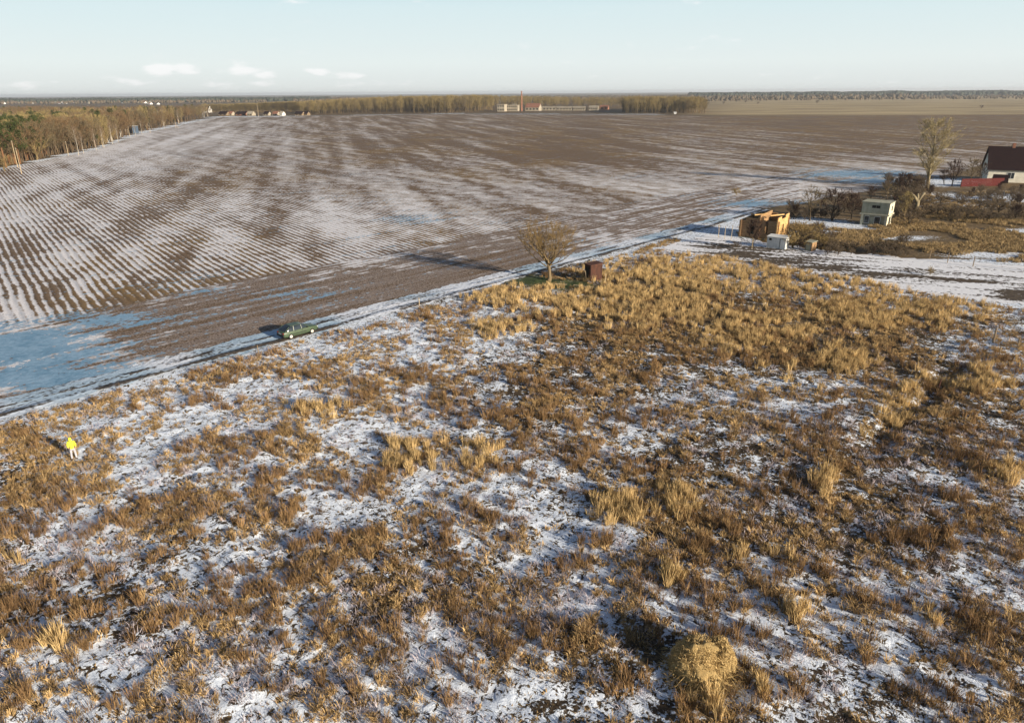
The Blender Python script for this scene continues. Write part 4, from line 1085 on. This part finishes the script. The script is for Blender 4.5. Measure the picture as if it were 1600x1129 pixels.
for k, (a_, b_, c_, kd) in enumerate(BUSH):
    if a_ < 1240 or (a_ < 1300 and b_ < 340): lb = 'low bare scrub bush at the field edge near the log cabin'; gp = 'scrub bushes at the field edge by the cabin'
    elif 1236 <= a_ <= 1300: lb = 'orange brown shrub beside the log cabin and privy'; gp = 'shrubs beside the cabin and privy'
    elif b_ > 365: lb = 'tawny low shrub along the upper edge of the snowy garden'; gp = 'shrubs along the upper edge of the garden'
    else: lb = 'brown scrub bush in the thicket below the house and poplar'; gp = 'scrub bushes below the house and poplar'
    tree({'rust': 'willow' if 1230 < a_ < 1300 else 'scrub', 'bare': 'scrub', 'olive': 'scrub', 'dark': 'willow'}[kd] if kd != 'dark' else 'dark', 430 + k % 4, 4.0, a_, b_, HT(a_, b_, c_), 'shrub', lb, 'shrub', gp, parts=False, sx=r2.uniform(1.3, 2.2))
for kd_, sd_ in (('scrub', 430), ('dark', 432), ('scrub', 433), ('scrub', 431)):
    if (kd_, sd_) not in SRC: tree(kd_, sd_, 4.0, 1470 + sd_ % 10 * 9, 312, 3.0, 'shrub', 'brown scrub bush in the thicket below the house and poplar', 'shrub', 'scrub bushes below the house and poplar', parts=False, sx=1.7)
thicket('scrub', [(1400, 1620, 300, 322), (1440, 1620, 318, 348), (1380, 1440, 300, 345)], 100, 1.4, 3.2, 'dense brown scrub thicket below the house and poplar', 3)
thicket('scrub', [(1235, 1345, 318, 345), (1380, 1440, 285, 305)], 55, 1.6, 3.4, 'dark scrub thicket between the log cabin and the unfinished house', 4)
thicket('scrub', [(1238, 1300, 360, 392), (1290, 1420, 378, 400)], 90, .8, 2.0, 'tawny scrub along the upper edge of the snowy garden', 5)
tree('willow', 440, 4.0, 1453, 430, HT(1453, 430, 416), 'shrub', 'small round bush alone on the snowy garden', 'shrub', parts=False, sx=.9)
tree('willow', 441, 4.0, 1150, 305, HT(1150, 305, 293), 'shrub', 'small brown bush alone in the field above the cabin', 'shrub', parts=False, sx=1.6)

# dry grass of the far yards
def yard_tufts(name, regs, n, h0, h1, cA, cB, seed, label):
    r = np.random.default_rng(seed); XX = []; YY = []
    for (x0, x1, y0, y1, wt) in regs:
        c = [G(x0, y1), G(x1, y1), G(x0, y0), G(x1, y0)]; k = int(n * wt); u = r.uniform(0, 1, k); v_ = r.uniform(0, 1, k)
        XX.append((c[0].x * (1 - u) + c[1].x * u) * (1 - v_) + (c[2].x * (1 - u) + c[3].x * u) * v_); YY.append((c[0].y * (1 - u) + c[1].y * u) * (1 - v_) + (c[2].y * (1 - u) + c[3].y * u) * v_)
    x = np.concatenate(XX); y = np.concatenate(YY); k = (fbm(x * .16, y * .16, seed, 3) > .47) & ~in_poly(x, y, pl) & (np.abs(road_dist(x, y) + .2) > 2.4); x = x[k]; y = y[k]
    o = tufts(name, x, y, r.uniform(h0, h1, len(x)), r.uniform(.4, .9, len(x)), 24, .055, .5, cA, cB, .2, seed); tag(o, label, 'grass', kind='stuff')
yard_tufts('dry_yard_grass', [(1200, 1400, 352, 398, .30), (1390, 1640, 340, 410, .45), (1400, 1640, 300, 345, .25)], 9000, .35, .8, (.48, .35, .18), (.24, .17, .09), 71, 'dry tawny grass between the cabin, the unfinished house and the garden')
yard_tufts('dry_verge_grass', [(1000, 1110, 372, 392, .5), (1100, 1240, 350, 380, .5)], 900, .2, .5, (.42, .28, .12), (.22, .15, .07), 72, 'thin dry grass along the snowy verge left of the log cabin')

# ------------------------------------------------------------------ hay pile
g = G(1100, 1047); e_ = empty('hay_pile', (g.x, g.y, float(terrain(np.array([g.x]), np.array([g.y]))[0])), R(8), 'rounded golden hay pile with a dark gap at its foot near the bottom', 'hay pile')
m, t = mat_new('straw'); q = N(t); P = q.obj()
f1 = q.noise(P, 9, 6, .75, 1.2); f2 = q.noise(P, 1.6, 3, .6)
q.out(q.mix(q.ms(f1, .32, .66), (.58, .42, .19), q.mix(q.ms(f2, .4, .65), (.38, .26, .11), (.26, .18, .08))), .9, f1, 1.0, .12, .15); M_straw = m
def dome(name, c, s_, seed, parent, cut=None):
    bm = bmesh.new(); bmesh.ops.create_icosphere(bm, subdivisions=5, radius=1.0)
    for v in bm.verts:
        p = v.co.copy(); n1 = float(fbm(p.x * 2.2 + seed + p.z, p.y * 2.2 + p.z * 1.7, seed, 4)) - .5; n2 = float(vnoise(p.x * 9 + p.z * 5, p.y * 9 - p.z * 6, seed)) - .5
        k = 1 + n1 * .60 + n2 * .05
        z_ = max(p.z, -.25); bulge = 1 + .10 * math.cos(z_ * 3)
        v.co = Vector((p.x * s_[0] * k * bulge, p.y * s_[1] * k * bulge, z_ * s_[2] * k)) + Vector(c)
    me = bpy.data.meshes.new(name); bm.to_mesh(me); bm.free(); return link(name, me, M_straw, parent, True)
dome('mound', (-.25, .2, .15), (1.15, 1.0, 1.32), 3, e_)
dome('hay_lobe', (.72, .1, .05), (.62, .85, 1.35), 5, e_)
dome('fallen_hay', (-.15, -1.0, .02), (.62, .5, .42), 8, e_)
r = np.random.default_rng(5); k = 5200; a_ = r.uniform(0, 6.28, k); el_ = np.arcsin(r.uniform(-.05, 1, k)); lobe = r.uniform(0, 1, k) < .3
cx = np.where(lobe, .72, -.25); cy = np.where(lobe, .1, .2); sx_ = np.where(lobe, .66, 1.26); sy_ = np.where(lobe, .9, 1.04); sz_ = np.where(lobe, 1.32, 1.38)
p = np.stack([cx + np.cos(a_) * np.cos(el_) * sx_, cy + np.sin(a_) * np.cos(el_) * sy_, .12 + np.sin(el_) * sz_], 1)
d_ = r.normal(0, 1, (k, 3)); d_[:, 2] -= 1.1; d_ /= np.linalg.norm(d_, axis=1)[:, None]; d_ *= r.uniform(.12, .34, k)[:, None]
w_ = np.cross(d_, r.normal(0, 1, (k, 3))); w_ /= np.linalg.norm(w_, axis=1)[:, None]; w_ *= .012
V = np.stack([p - w_ - d_ * .5, p + w_ - d_ * .5, p + d_ * .5], 1).reshape(-1, 3); V[:, 2] = np.maximum(V[:, 2], .02)
cc = np.repeat(np.array([.66, .48, .23]) * r.uniform(.5, 1.15, (k, 1)), 3, 0)
link('loose_straw', np_mesh('loose_straw', V, np.arange(3 * k).reshape(-1, 3), 3, colattr=cc), M_blade, e_)

r = np.random.default_rng(15); k = 1500; a_ = r.uniform(0, 6.28, k); q_ = 1.0 + np.abs(r.normal(0, .55, k)); x_ = np.cos(a_) * q_ * 1.15; y_ = np.sin(a_) * q_ - .3 * (r.uniform(0, 1, k) < .5)
p = np.stack([x_, y_, np.maximum(.05, .65 - (q_ - 1) * .7) * r.uniform(.2, 1, k)], 1); d_ = np.stack([np.cos(a_) + r.normal(0, .6, k), np.sin(a_) + r.normal(0, .6, k), r.normal(-.1, .45, k)], 1); d_ /= np.linalg.norm(d_, axis=1)[:, None]; d_ *= r.uniform(.3, .8, k)[:, None]
w_ = np.cross(d_, r.normal(0, 1, (k, 3))); w_ /= np.linalg.norm(w_, axis=1)[:, None]; w_ *= .014
V = np.stack([p - w_ - d_ * .5, p + w_ - d_ * .5, p + d_ * .5], 1).reshape(-1, 3); V[:, 2] = np.maximum(V[:, 2], .0)
link('strewn_stalks', np_mesh('strewn_stalks', V, np.arange(3 * k).reshape(-1, 3), 3, colattr=np.repeat(np.array([.62, .44, .2]) * r.uniform(.4, 1.15, (k, 1)), 3, 0)), M_blade, e_)

# planks beside the lone tree
for k, (x0, y0, x1, y1) in enumerate([(866, 444.5, 886, 445.5), (896, 446, 924, 450)]):
    a = G(x0, y0); b = G(x1, y1); d, L_, rz = along(a, b); m_ = MB(); m_.box((0, 0, .09), (L_, .22, .07), bev=.01); o = m_.build('plank', M_woodp, None)
    o.location = (a + b) / 2; o.rotation_euler.z = rz; tag(o, ['pale plank lying on the snow under the lone tree', 'pale plank lying on the snow in front of the rusty hut'][k], 'plank')

# ------------------------------------------------------------------ parked car
ca = G(450, 531.5); cb = G(492, 522.5)
cd, cl, crz = along(ca, cb)
CARL = 4.3; CW = 1.68
side_n = Vector((cd.y, -cd.x, 0)); 
cc_ = (ca + cb) / 2 - side_n * CW * .5
car = empty('parked_car', (cc_.x, cc_.y, .10), math.atan2(rd.y, rd.x), 'old green hatchback car parked on the verge of the snowy track', 'car')
car.scale = (.93, .93, .93)
M_paint = simple('pale_green_paint', (.055, .085, .045), (.05, .075, .04), .6, rough=.35, spec=.5, bstr=.0)
M_tyre = simple('tyre_rubber', (.02, .02, .02)); M_hub = simple('bright_hubcap', (.5, .48, .42), (.45, .42, .37), 2, rough=.4); M_lamp = simple('lamp_glass', (.6, .6, .55), None, 2, rough=.2)
M_tail = simple('red_lamp_glass', (.3, .02, .02), None, 2, rough=.2); M_trim = simple('black_trim', (.02, .02, .022), None, 2, rough=.6)
def loft(secs, name, mat, parent):
    """secs: list of (x, [(y,z)...] half profile from bottom centre to top centre)"""
    bm = bmesh.new(); rings = []
    for x_, prof in secs:
        full = [(y_, z_) for y_, z_ in prof] + [(-y_, z_) for y_, z_ in prof[::-1]]
        rings.append([bm.verts.new((x_, y_, z_)) for y_, z_ in full])
    n = len(rings[0])
    for a_, b_ in zip(rings, rings[1:]):
        for k in range(n): bm.faces.new((a_[k], a_[(k + 1) % n], b_[(k + 1) % n], b_[k]))
    bm.faces.new(rings[0][::-1]); bm.faces.new(rings[-1]); bmesh.ops.recalc_face_normals(bm, faces=bm.faces)
    me = bpy.data.meshes.new(name); bm.to_mesh(me); bm.free(); o = link(name, me, mat, parent, True)
    md = o.modifiers.new('bevel', 'BEVEL'); md.width = .02; md.segments = 2; md.limit_method = 'ANGLE'; return o
hw = CW / 2
def bsec(x_, w, zb, zt): return (x_, [(w * .80, zb), (w * .97, zb + .12), (w, (zb + zt) / 2 + .02), (w * .96, zt - .10), (w * .86, zt)])
loft([bsec(-2.20, hw * .86, .36, .72), bsec(-2.12, hw * .95, .24, .90), bsec(-1.7, hw, .20, .93), bsec(-.6, hw, .19, .92), bsec(.6, hw, .19, .91), bsec(1.2, hw, .20, .88), bsec(2.0, hw * .95, .24, .78), bsec(2.2, hw * .84, .34, .62)], 'body', M_paint, car)
def csec(x_, w0, w1, z0, z1): return (x_, [(w0 * .98, z0), (w0, z0 + .02), (w1 + .02, z1 - .10), (w1 - .06, z1 - .01), (w1 * .6, z1)])
cabin = loft([csec(-2.0, hw * .86, hw * .84, .86, .96), csec(-1.45, hw * .90, hw * .74, .86, 1.34), csec(-1.1, hw * .91, hw * .74, .86, 1.40), csec(.05, hw * .91, hw * .74, .86, 1.40), csec(.40, hw * .90, hw * .74, .86, 1.33), csec(1.05, hw * .86, hw * .82, .84, .93)], 'windows', M_glass, car)
m_ = MB(); m_.box((-.55, 0, 1.405), (1.25, hw * 1.30, .045), bev=.02); m_.build('roof', M_paint, car)
for s_ in (-1, 1):
    for pts in ([(-1.95, s_ * hw * .87, .90), (-1.42, s_ * hw * .76, 1.36)], [(-.92, s_ * hw * .935, .88), (-.88, s_ * hw * .77, 1.38)], [(.08, s_ * hw * .93, .88), (.04, s_ * hw * .77, 1.38)], [(1.02, s_ * hw * .86, .90), (.38, s_ * hw * .76, 1.36)]):
        m_ = MB(); m_.tube(pts, .035, 6); m_.build('window_pillar', M_paint, car)
    m_ = MB(); m_.box((.75, s_ * (hw + .07), .95), (.12, .16, .12), bev=.03); m_.build('mirror', M_trim, car)
    m_ = MB(); m_.box((2.14, s_ * hw * .62, .62), (.10, .30, .14), bev=.02); m_.build('headlight', M_lamp, car)
    m_ = MB(); m_.box((-2.17, s_ * hw * .68, .72), (.08, .26, .18), bev=.02); m_.build('tail_light', M_tail, car)
    for x_ in (-1.35, 1.33):
        m_ = MB(); m_.tube([(x_, s_ * (hw - .20), .29), (x_, s_ * (hw + .015), .29)], .30, 20); w_ = m_.build('wheel', M_tyre, car)
        m_ = MB(); m_.tube([(x_, s_ * (hw + .0), .29), (x_, s_ * (hw + .035), .29)], [.20, .17], 16); m_.build('hubcap', M_hub, w_)
    m_ = MB(); m_.box((-.45, s_ * (hw + .003), .50), (2.1, .03, .06)); m_.build('side_trim', M_trim, car)
    for x_ in (-.75, .12):
        m_ = MB(); m_.box((x_, s_ * (hw + .005), .78), (.16, .03, .035)); m_.build('door_handle', M_trim, car)
m_ = MB(); m_.box((-2.2, 0, .42), (.14, hw * 1.75, .17), bev=.03); m_.build('rear_bumper', M_trim, car)
m_ = MB(); m_.box((2.2, 0, .40), (.14, hw * 1.7, .17), bev=.03); m_.build('front_bumper', M_trim, car)
m_ = MB(); m_.box((-2.23, 0, .66), (.03, .52, .12)); m_.build('number_plate', M_white, car)

# ------------------------------------------------------------------ person
def skin_obj(name, joints, edges, mat, parent, root=0, sub=2):
    me = bpy.data.meshes.new(name); me.from_pydata([j[0] for j in joints], edges, []); o = link(name, me, mat, parent)
    md = o.modifiers.new('skin', 'SKIN'); md.use_smooth_shade = True
    for i, j in enumerate(joints):
        rr_ = j[1] if isinstance(j[1], tuple) else (j[1], j[1]); me.skin_vertices[0].data[i].radius = rr_; me.skin_vertices[0].data[i].use_root = (i == root)
    s_ = o.modifiers.new('sub', 'SUBSURF'); s_.levels = sub; s_.render_levels = sub; return o
g = G(117, 717); pz = float(terrain(np.array([g.x]), np.array([g.y]))[0])
per = empty('person', (g.x, g.y, pz), R(205), 'person in a bright yellow hooded jacket standing in the meadow at the left', 'person')
M_skin = simple('skin', (.50, .30, .21), None, 5, rough=.6); M_yel = simple('yellow_jacket_cloth', (.85, .88, .06), (.78, .80, .05), 4, rough=.7); M_jean = simple('dark_blue_trousers', (.045, .05, .09), (.03, .035, .07), 6)
M_boot = simple('boots', (.03, .025, .02)); M_pants = simple('pale_trousers', (.42, .42, .46), (.34, .34, .38), 6); M_hair = simple('brown_hair', (.06, .035, .02))
J = [((0, 0, .96), (.13, .10)), ((0, 0, 1.12), (.12, .09)), ((0, 0, 1.32), (.15, .10)), ((0, .01, 1.46), (.09, .07)), ((0, 0, 1.52), .052), ((0, -.01, 1.60), (.07, .085)), ((0, -.01, 1.70), (.075, .09)),
     ((-.17, 0, 1.42), .055), ((-.23, -.01, 1.16), .042), ((-.21, -.10, .93), .032), ((-.205, -.12, .86), (.036, .02)), ((.17, 0, 1.42), .055), ((.23, -.01, 1.16), .042), ((.22, -.08, .93), .032), ((.215, -.10, .86), (.036, .02)),
     ((-.10, 0, .86), .085), ((-.12, -.03, .50), .058), ((-.13, .02, .10), .042), ((-.135, -.12, .05), (.045, .03)), ((.10, 0, .86), .085), ((.13, .04, .50), .058), ((.14, .08, .10), .042), ((.145, -.06, .05), (.045, .03))]
E = [(0, 1), (1, 2), (2, 3), (3, 4), (4, 5), (5, 6), (2, 7), (7, 8), (8, 9), (9, 10), (2, 11), (11, 12), (12, 13), (13, 14), (0, 15), (15, 16), (16, 17), (17, 18), (0, 19), (19, 20), (20, 21), (21, 22)]
body = skin_obj('body', J, E, M_skin, per)
# face and fingers are grown from the body mesh as small chains
for s_ in (-1, 1):
    hx = s_ * .21
    for k in range(4):
        ln = (.075, .085, .08, .062)[k]; y0 = -.145 + k * .018
        skin_obj('finger', [((hx, y0, .85), .009), ((hx - s_ * .004, y0 - .004, .85 - ln * .5), .008), ((hx - s_ * .018, y0, .85 - ln), .007)], [(0, 1), (1, 2)], M_skin, body, sub=1)
    skin_obj('thumb', [((hx, -.15, .885), .011), ((hx - s_ * .015, -.175, .86), .010), ((hx - s_ * .02, -.18, .835), .009)], [(0, 1), (1, 2)], M_skin, body, sub=1)
    m_ = MB(); m_.tube([(s_ * .032, -.093, 1.655), (s_ * .032, -.10, 1.655)], .011, 8); m_.build('eye', M_boot, body)
m_ = MB(); m_.tube([(0, -.095, 1.66), (0, -.118, 1.625), (0, -.10, 1.615)], [.008, .016, .012], 8); m_.build('nose', M_skin, body)
m_ = MB(); m_.box((0, -.093, 1.588), (.05, .012, .010), bev=.003); m_.build('mouth', M_tail, body)
JJ = [((0, 0, .84), (.165, .135)), ((0, 0, 1.0), (.155, .125)), ((0, 0, 1.15), (.145, .115)), ((0, 0, 1.34), (.175, .125)), ((0, .01, 1.47), (.11, .09)), ((-.18, 0, 1.42), .078), ((-.24, -.01, 1.16), .062), ((-.212, -.10, .95), .05), ((.18, 0, 1.42), .078), ((.24, -.01, 1.16), .062), ((.222, -.08, .95), .05)]
skin_obj('jacket', JJ, [(0, 1), (1, 2), (2, 3), (3, 4), (3, 5), (5, 6), (6, 7), (3, 8), (8, 9), (9, 10)], M_yel, per)
skin_obj('hood', [((0, .03, 1.48), (.10, .09)), ((0, .045, 1.60), (.10, .085)), ((0, .035, 1.71), (.095, .09)), ((0, .0, 1.775), (.05, .06))], [(0, 1), (1, 2), (2, 3)], M_yel, per)
skin_obj('trousers', [((0, 0, .92), (.14, .11)), ((-.10, 0, .84), .10), ((-.12, -.03, .50), .075), ((-.13, .02, .14), .062), ((.10, 0, .84), .10), ((.13, .04, .50), .075), ((.14, .08, .14), .062)], [(0, 1), (1, 2), (2, 3), (0, 4), (4, 5), (5, 6)], M_pants, per)
for s_, y0 in ((-1, 0.0), (1, .06)):
    skin_obj('boot', [((s_ * .135, y0 + .03, .17), .062), ((s_ * .135, y0 + .03, .06), (.06, .055)), ((s_ * .14, y0 - .13, .04), (.05, .035))], [(0, 1), (1, 2)], M_boot, per)

# ------------------------------------------------------------------ distant buildings
def block(name, px0, px1, pb, pt, depth, wallm, roofm, label, cat='building', group=None, gable=None, wins=0, rows=1, parts=True):
    a = G(px0, pb); b = G(px1, pb); d, L_, rz = along(a, b); h = HT((px0 + px1) / 2, pb, pt)
    e_ = empty(name, a, rz, label, cat, group)
    if gable:
        w = MB(); w.poly([(0, 0, 0), (0, depth, 0), (0, depth, h), (0, depth / 2, h + gable - .1), (0, 0, h)], (L_, 0, 0)); w.build('wall', wallm, e_)
        w = MB(); w.poly([(-.4, -.5, h - .1), (L_ + .4, -.5, h - .1), (L_ + .4, depth / 2, h + gable), (-.4, depth / 2, h + gable)], (0, 0, .25)); w.poly([(-.4, depth + .5, h - .1), (L_ + .4, depth + .5, h - .1), (L_ + .4, depth / 2, h + gable), (-.4, depth / 2, h + gable)], (0, 0, .25)); w.build('roof', roofm, e_)
    else:
        w = MB(); w.box((L_ / 2, depth / 2, h / 2), (L_, depth, h)); w.build('wall', wallm, e_)
        w = MB(); w.box((L_ / 2, depth / 2, h + .15), (L_ + .6, depth + .6, .3)); w.build('roof', roofm, e_)
    for rw in range(rows):
        for k in range(wins):
            w = MB(); w.box(((k + .5) * L_ / wins, -.05, h * (rw + .55) / rows), (L_ / wins * .5, .15, h / rows * .45)); w.build('window', M_dark, e_)
    return e_
M_cream = simple('old_cream_brick', (.38, .34, .27), (.28, .24, .18), .3)
M_brick = simple('old_red_brick', (.34, .16, .10), (.25, .12, .08), .4)
block('factory', 777, 788, 174.5, 163.5, 14, M_cream, M_cream, 'left pale block of the distant factory beside the chimney', wins=3, rows=2)
block('factory', 788.5, 808, 174, 164.5, 12, M_cream, M_cream, 'long two storey pale factory with rows of windows in the distance', wins=6, rows=2)
g = G(815, 174); h = HT(815, 174, 143.5); e_ = empty('factory_chimney', g, 0, 'tall brick chimney rising beside the distant factory', 'chimney'); m_ = MB(); m_.tube([(0, 0, 0), (0, 0, h * .6), (0, 0, h)], [1.2, .9, .65], 12); sh = m_.build('shaft', M_brick, e_)
m_ = MB(); m_.tube([(0, 0, h), (0, 0, h + .8)], 1.0, 12); m_.build('rim', M_brick, e_)
block('long_barn', 821, 842, 173.5, 168, 16, M_cream, M_orange, 'distant barn with a broad red roof right of the chimney', gable=5, wins=4)
for k, (a_, b_) in enumerate([(843, 868), (869.5, 893), (895, 914), (920, 934)]):
    block('long_barn', a_, b_, 172.8, 168.2 if k < 3 else 167, 10, M_cream, M_cream, ['first low cream barn right of the red roofed one', 'second low cream barn in the distant row', 'third low cream barn in the distant row', 'short pale barn at the right end of the distant row'][k], gable=1.2, wins=5)
block('brick_barn', 937, 950, 171.5, 167, 10, M_brick, M_orange, 'small red brick barn beyond the pale barns', gable=2, wins=2)
block('white_house', 801, 807, 165, 154.5, 10, M_white, M_white, 'small white house behind the distant factory roof', gable=1, wins=2)
block('white_hut', 1053, 1056.5, 178.4, 176.2, 3, M_white, M_white, 'tiny white hut at the field end below the right tree clump', gable=.6)
block('village_house', 320, 326, 176, 171.5, 8, M_white, M_roofdk, 'white village house at the end of the left wood', 'house', gable=5, wins=2)
VH = [(342, 354, M_wood, M_roofdk), (356, 362, M_cream, M_orange), (369, 384, M_brick, M_roofdk), (386, 394, M_cream, M_cream), (412, 419, M_cream, M_roofdk), (426, 433, M_cream, M_orange), (437, 441, M_white, M_cream), (461, 472, M_wood, M_roofdk), (474, 480, M_wood, M_roofdk)]
VL = ['dark wooden house leftmost in the village at the field end', 'small cream house with a red roof in the distant village', 'broad brick house with a dark roof left of the mast', 'pale house just left of the distant mast', 'cream house right of the distant mast',
      'cream and red house in the middle of the distant village', 'tiny white house of the distant village', 'dark wooden barn at the right end of the distant village', 'last dark house of the distant village before the tree belt']
for k, (a_, b_, wm, rm) in enumerate(VH):
    block('village_house', a_, b_, 181.0 - .2 * (k % 3), 178, 8, wm, rm, VL[k], 'house', gable=2.6, wins=2)
r3 = random.Random(9)
for k in range(22):
    a_ = r3.uniform(2, 245); pb_ = r3.uniform(160.2, 163.5); w_ = r3.uniform(1.6, 4)
    block('town_house', a_, a_ + w_, pb_, pb_ - 1.4, 9, r3.choice([M_white, M_cream, M_white]), r3.choice([M_orange, M_roofdk, M_conc]), 'tiny pale house of the town beyond the left wood', 'house', 'houses of the town beyond the left wood', gable=3)

# ------------------------------------------------------------------ haze
m, t = mat_new('haze'); v_ = t.nodes.new('ShaderNodeVolumePrincipled'); o_ = t.nodes.new('ShaderNodeOutputMaterial'); t.links.new(v_.outputs[0], o_.inputs['Volume'])
v_.inputs['Color'].default_value = (.86, .92, 1, 1); v_.inputs['Density'].default_value = .00009; v_.inputs['Anisotropy'].default_value = .2
m_ = MB(); m_.box((0, 0, 19), (36000, 36000, 42)); hz = m_.build('haze', m); tag(hz, kind='stuff')
hz['label'] = 'thin winter haze over the plain'
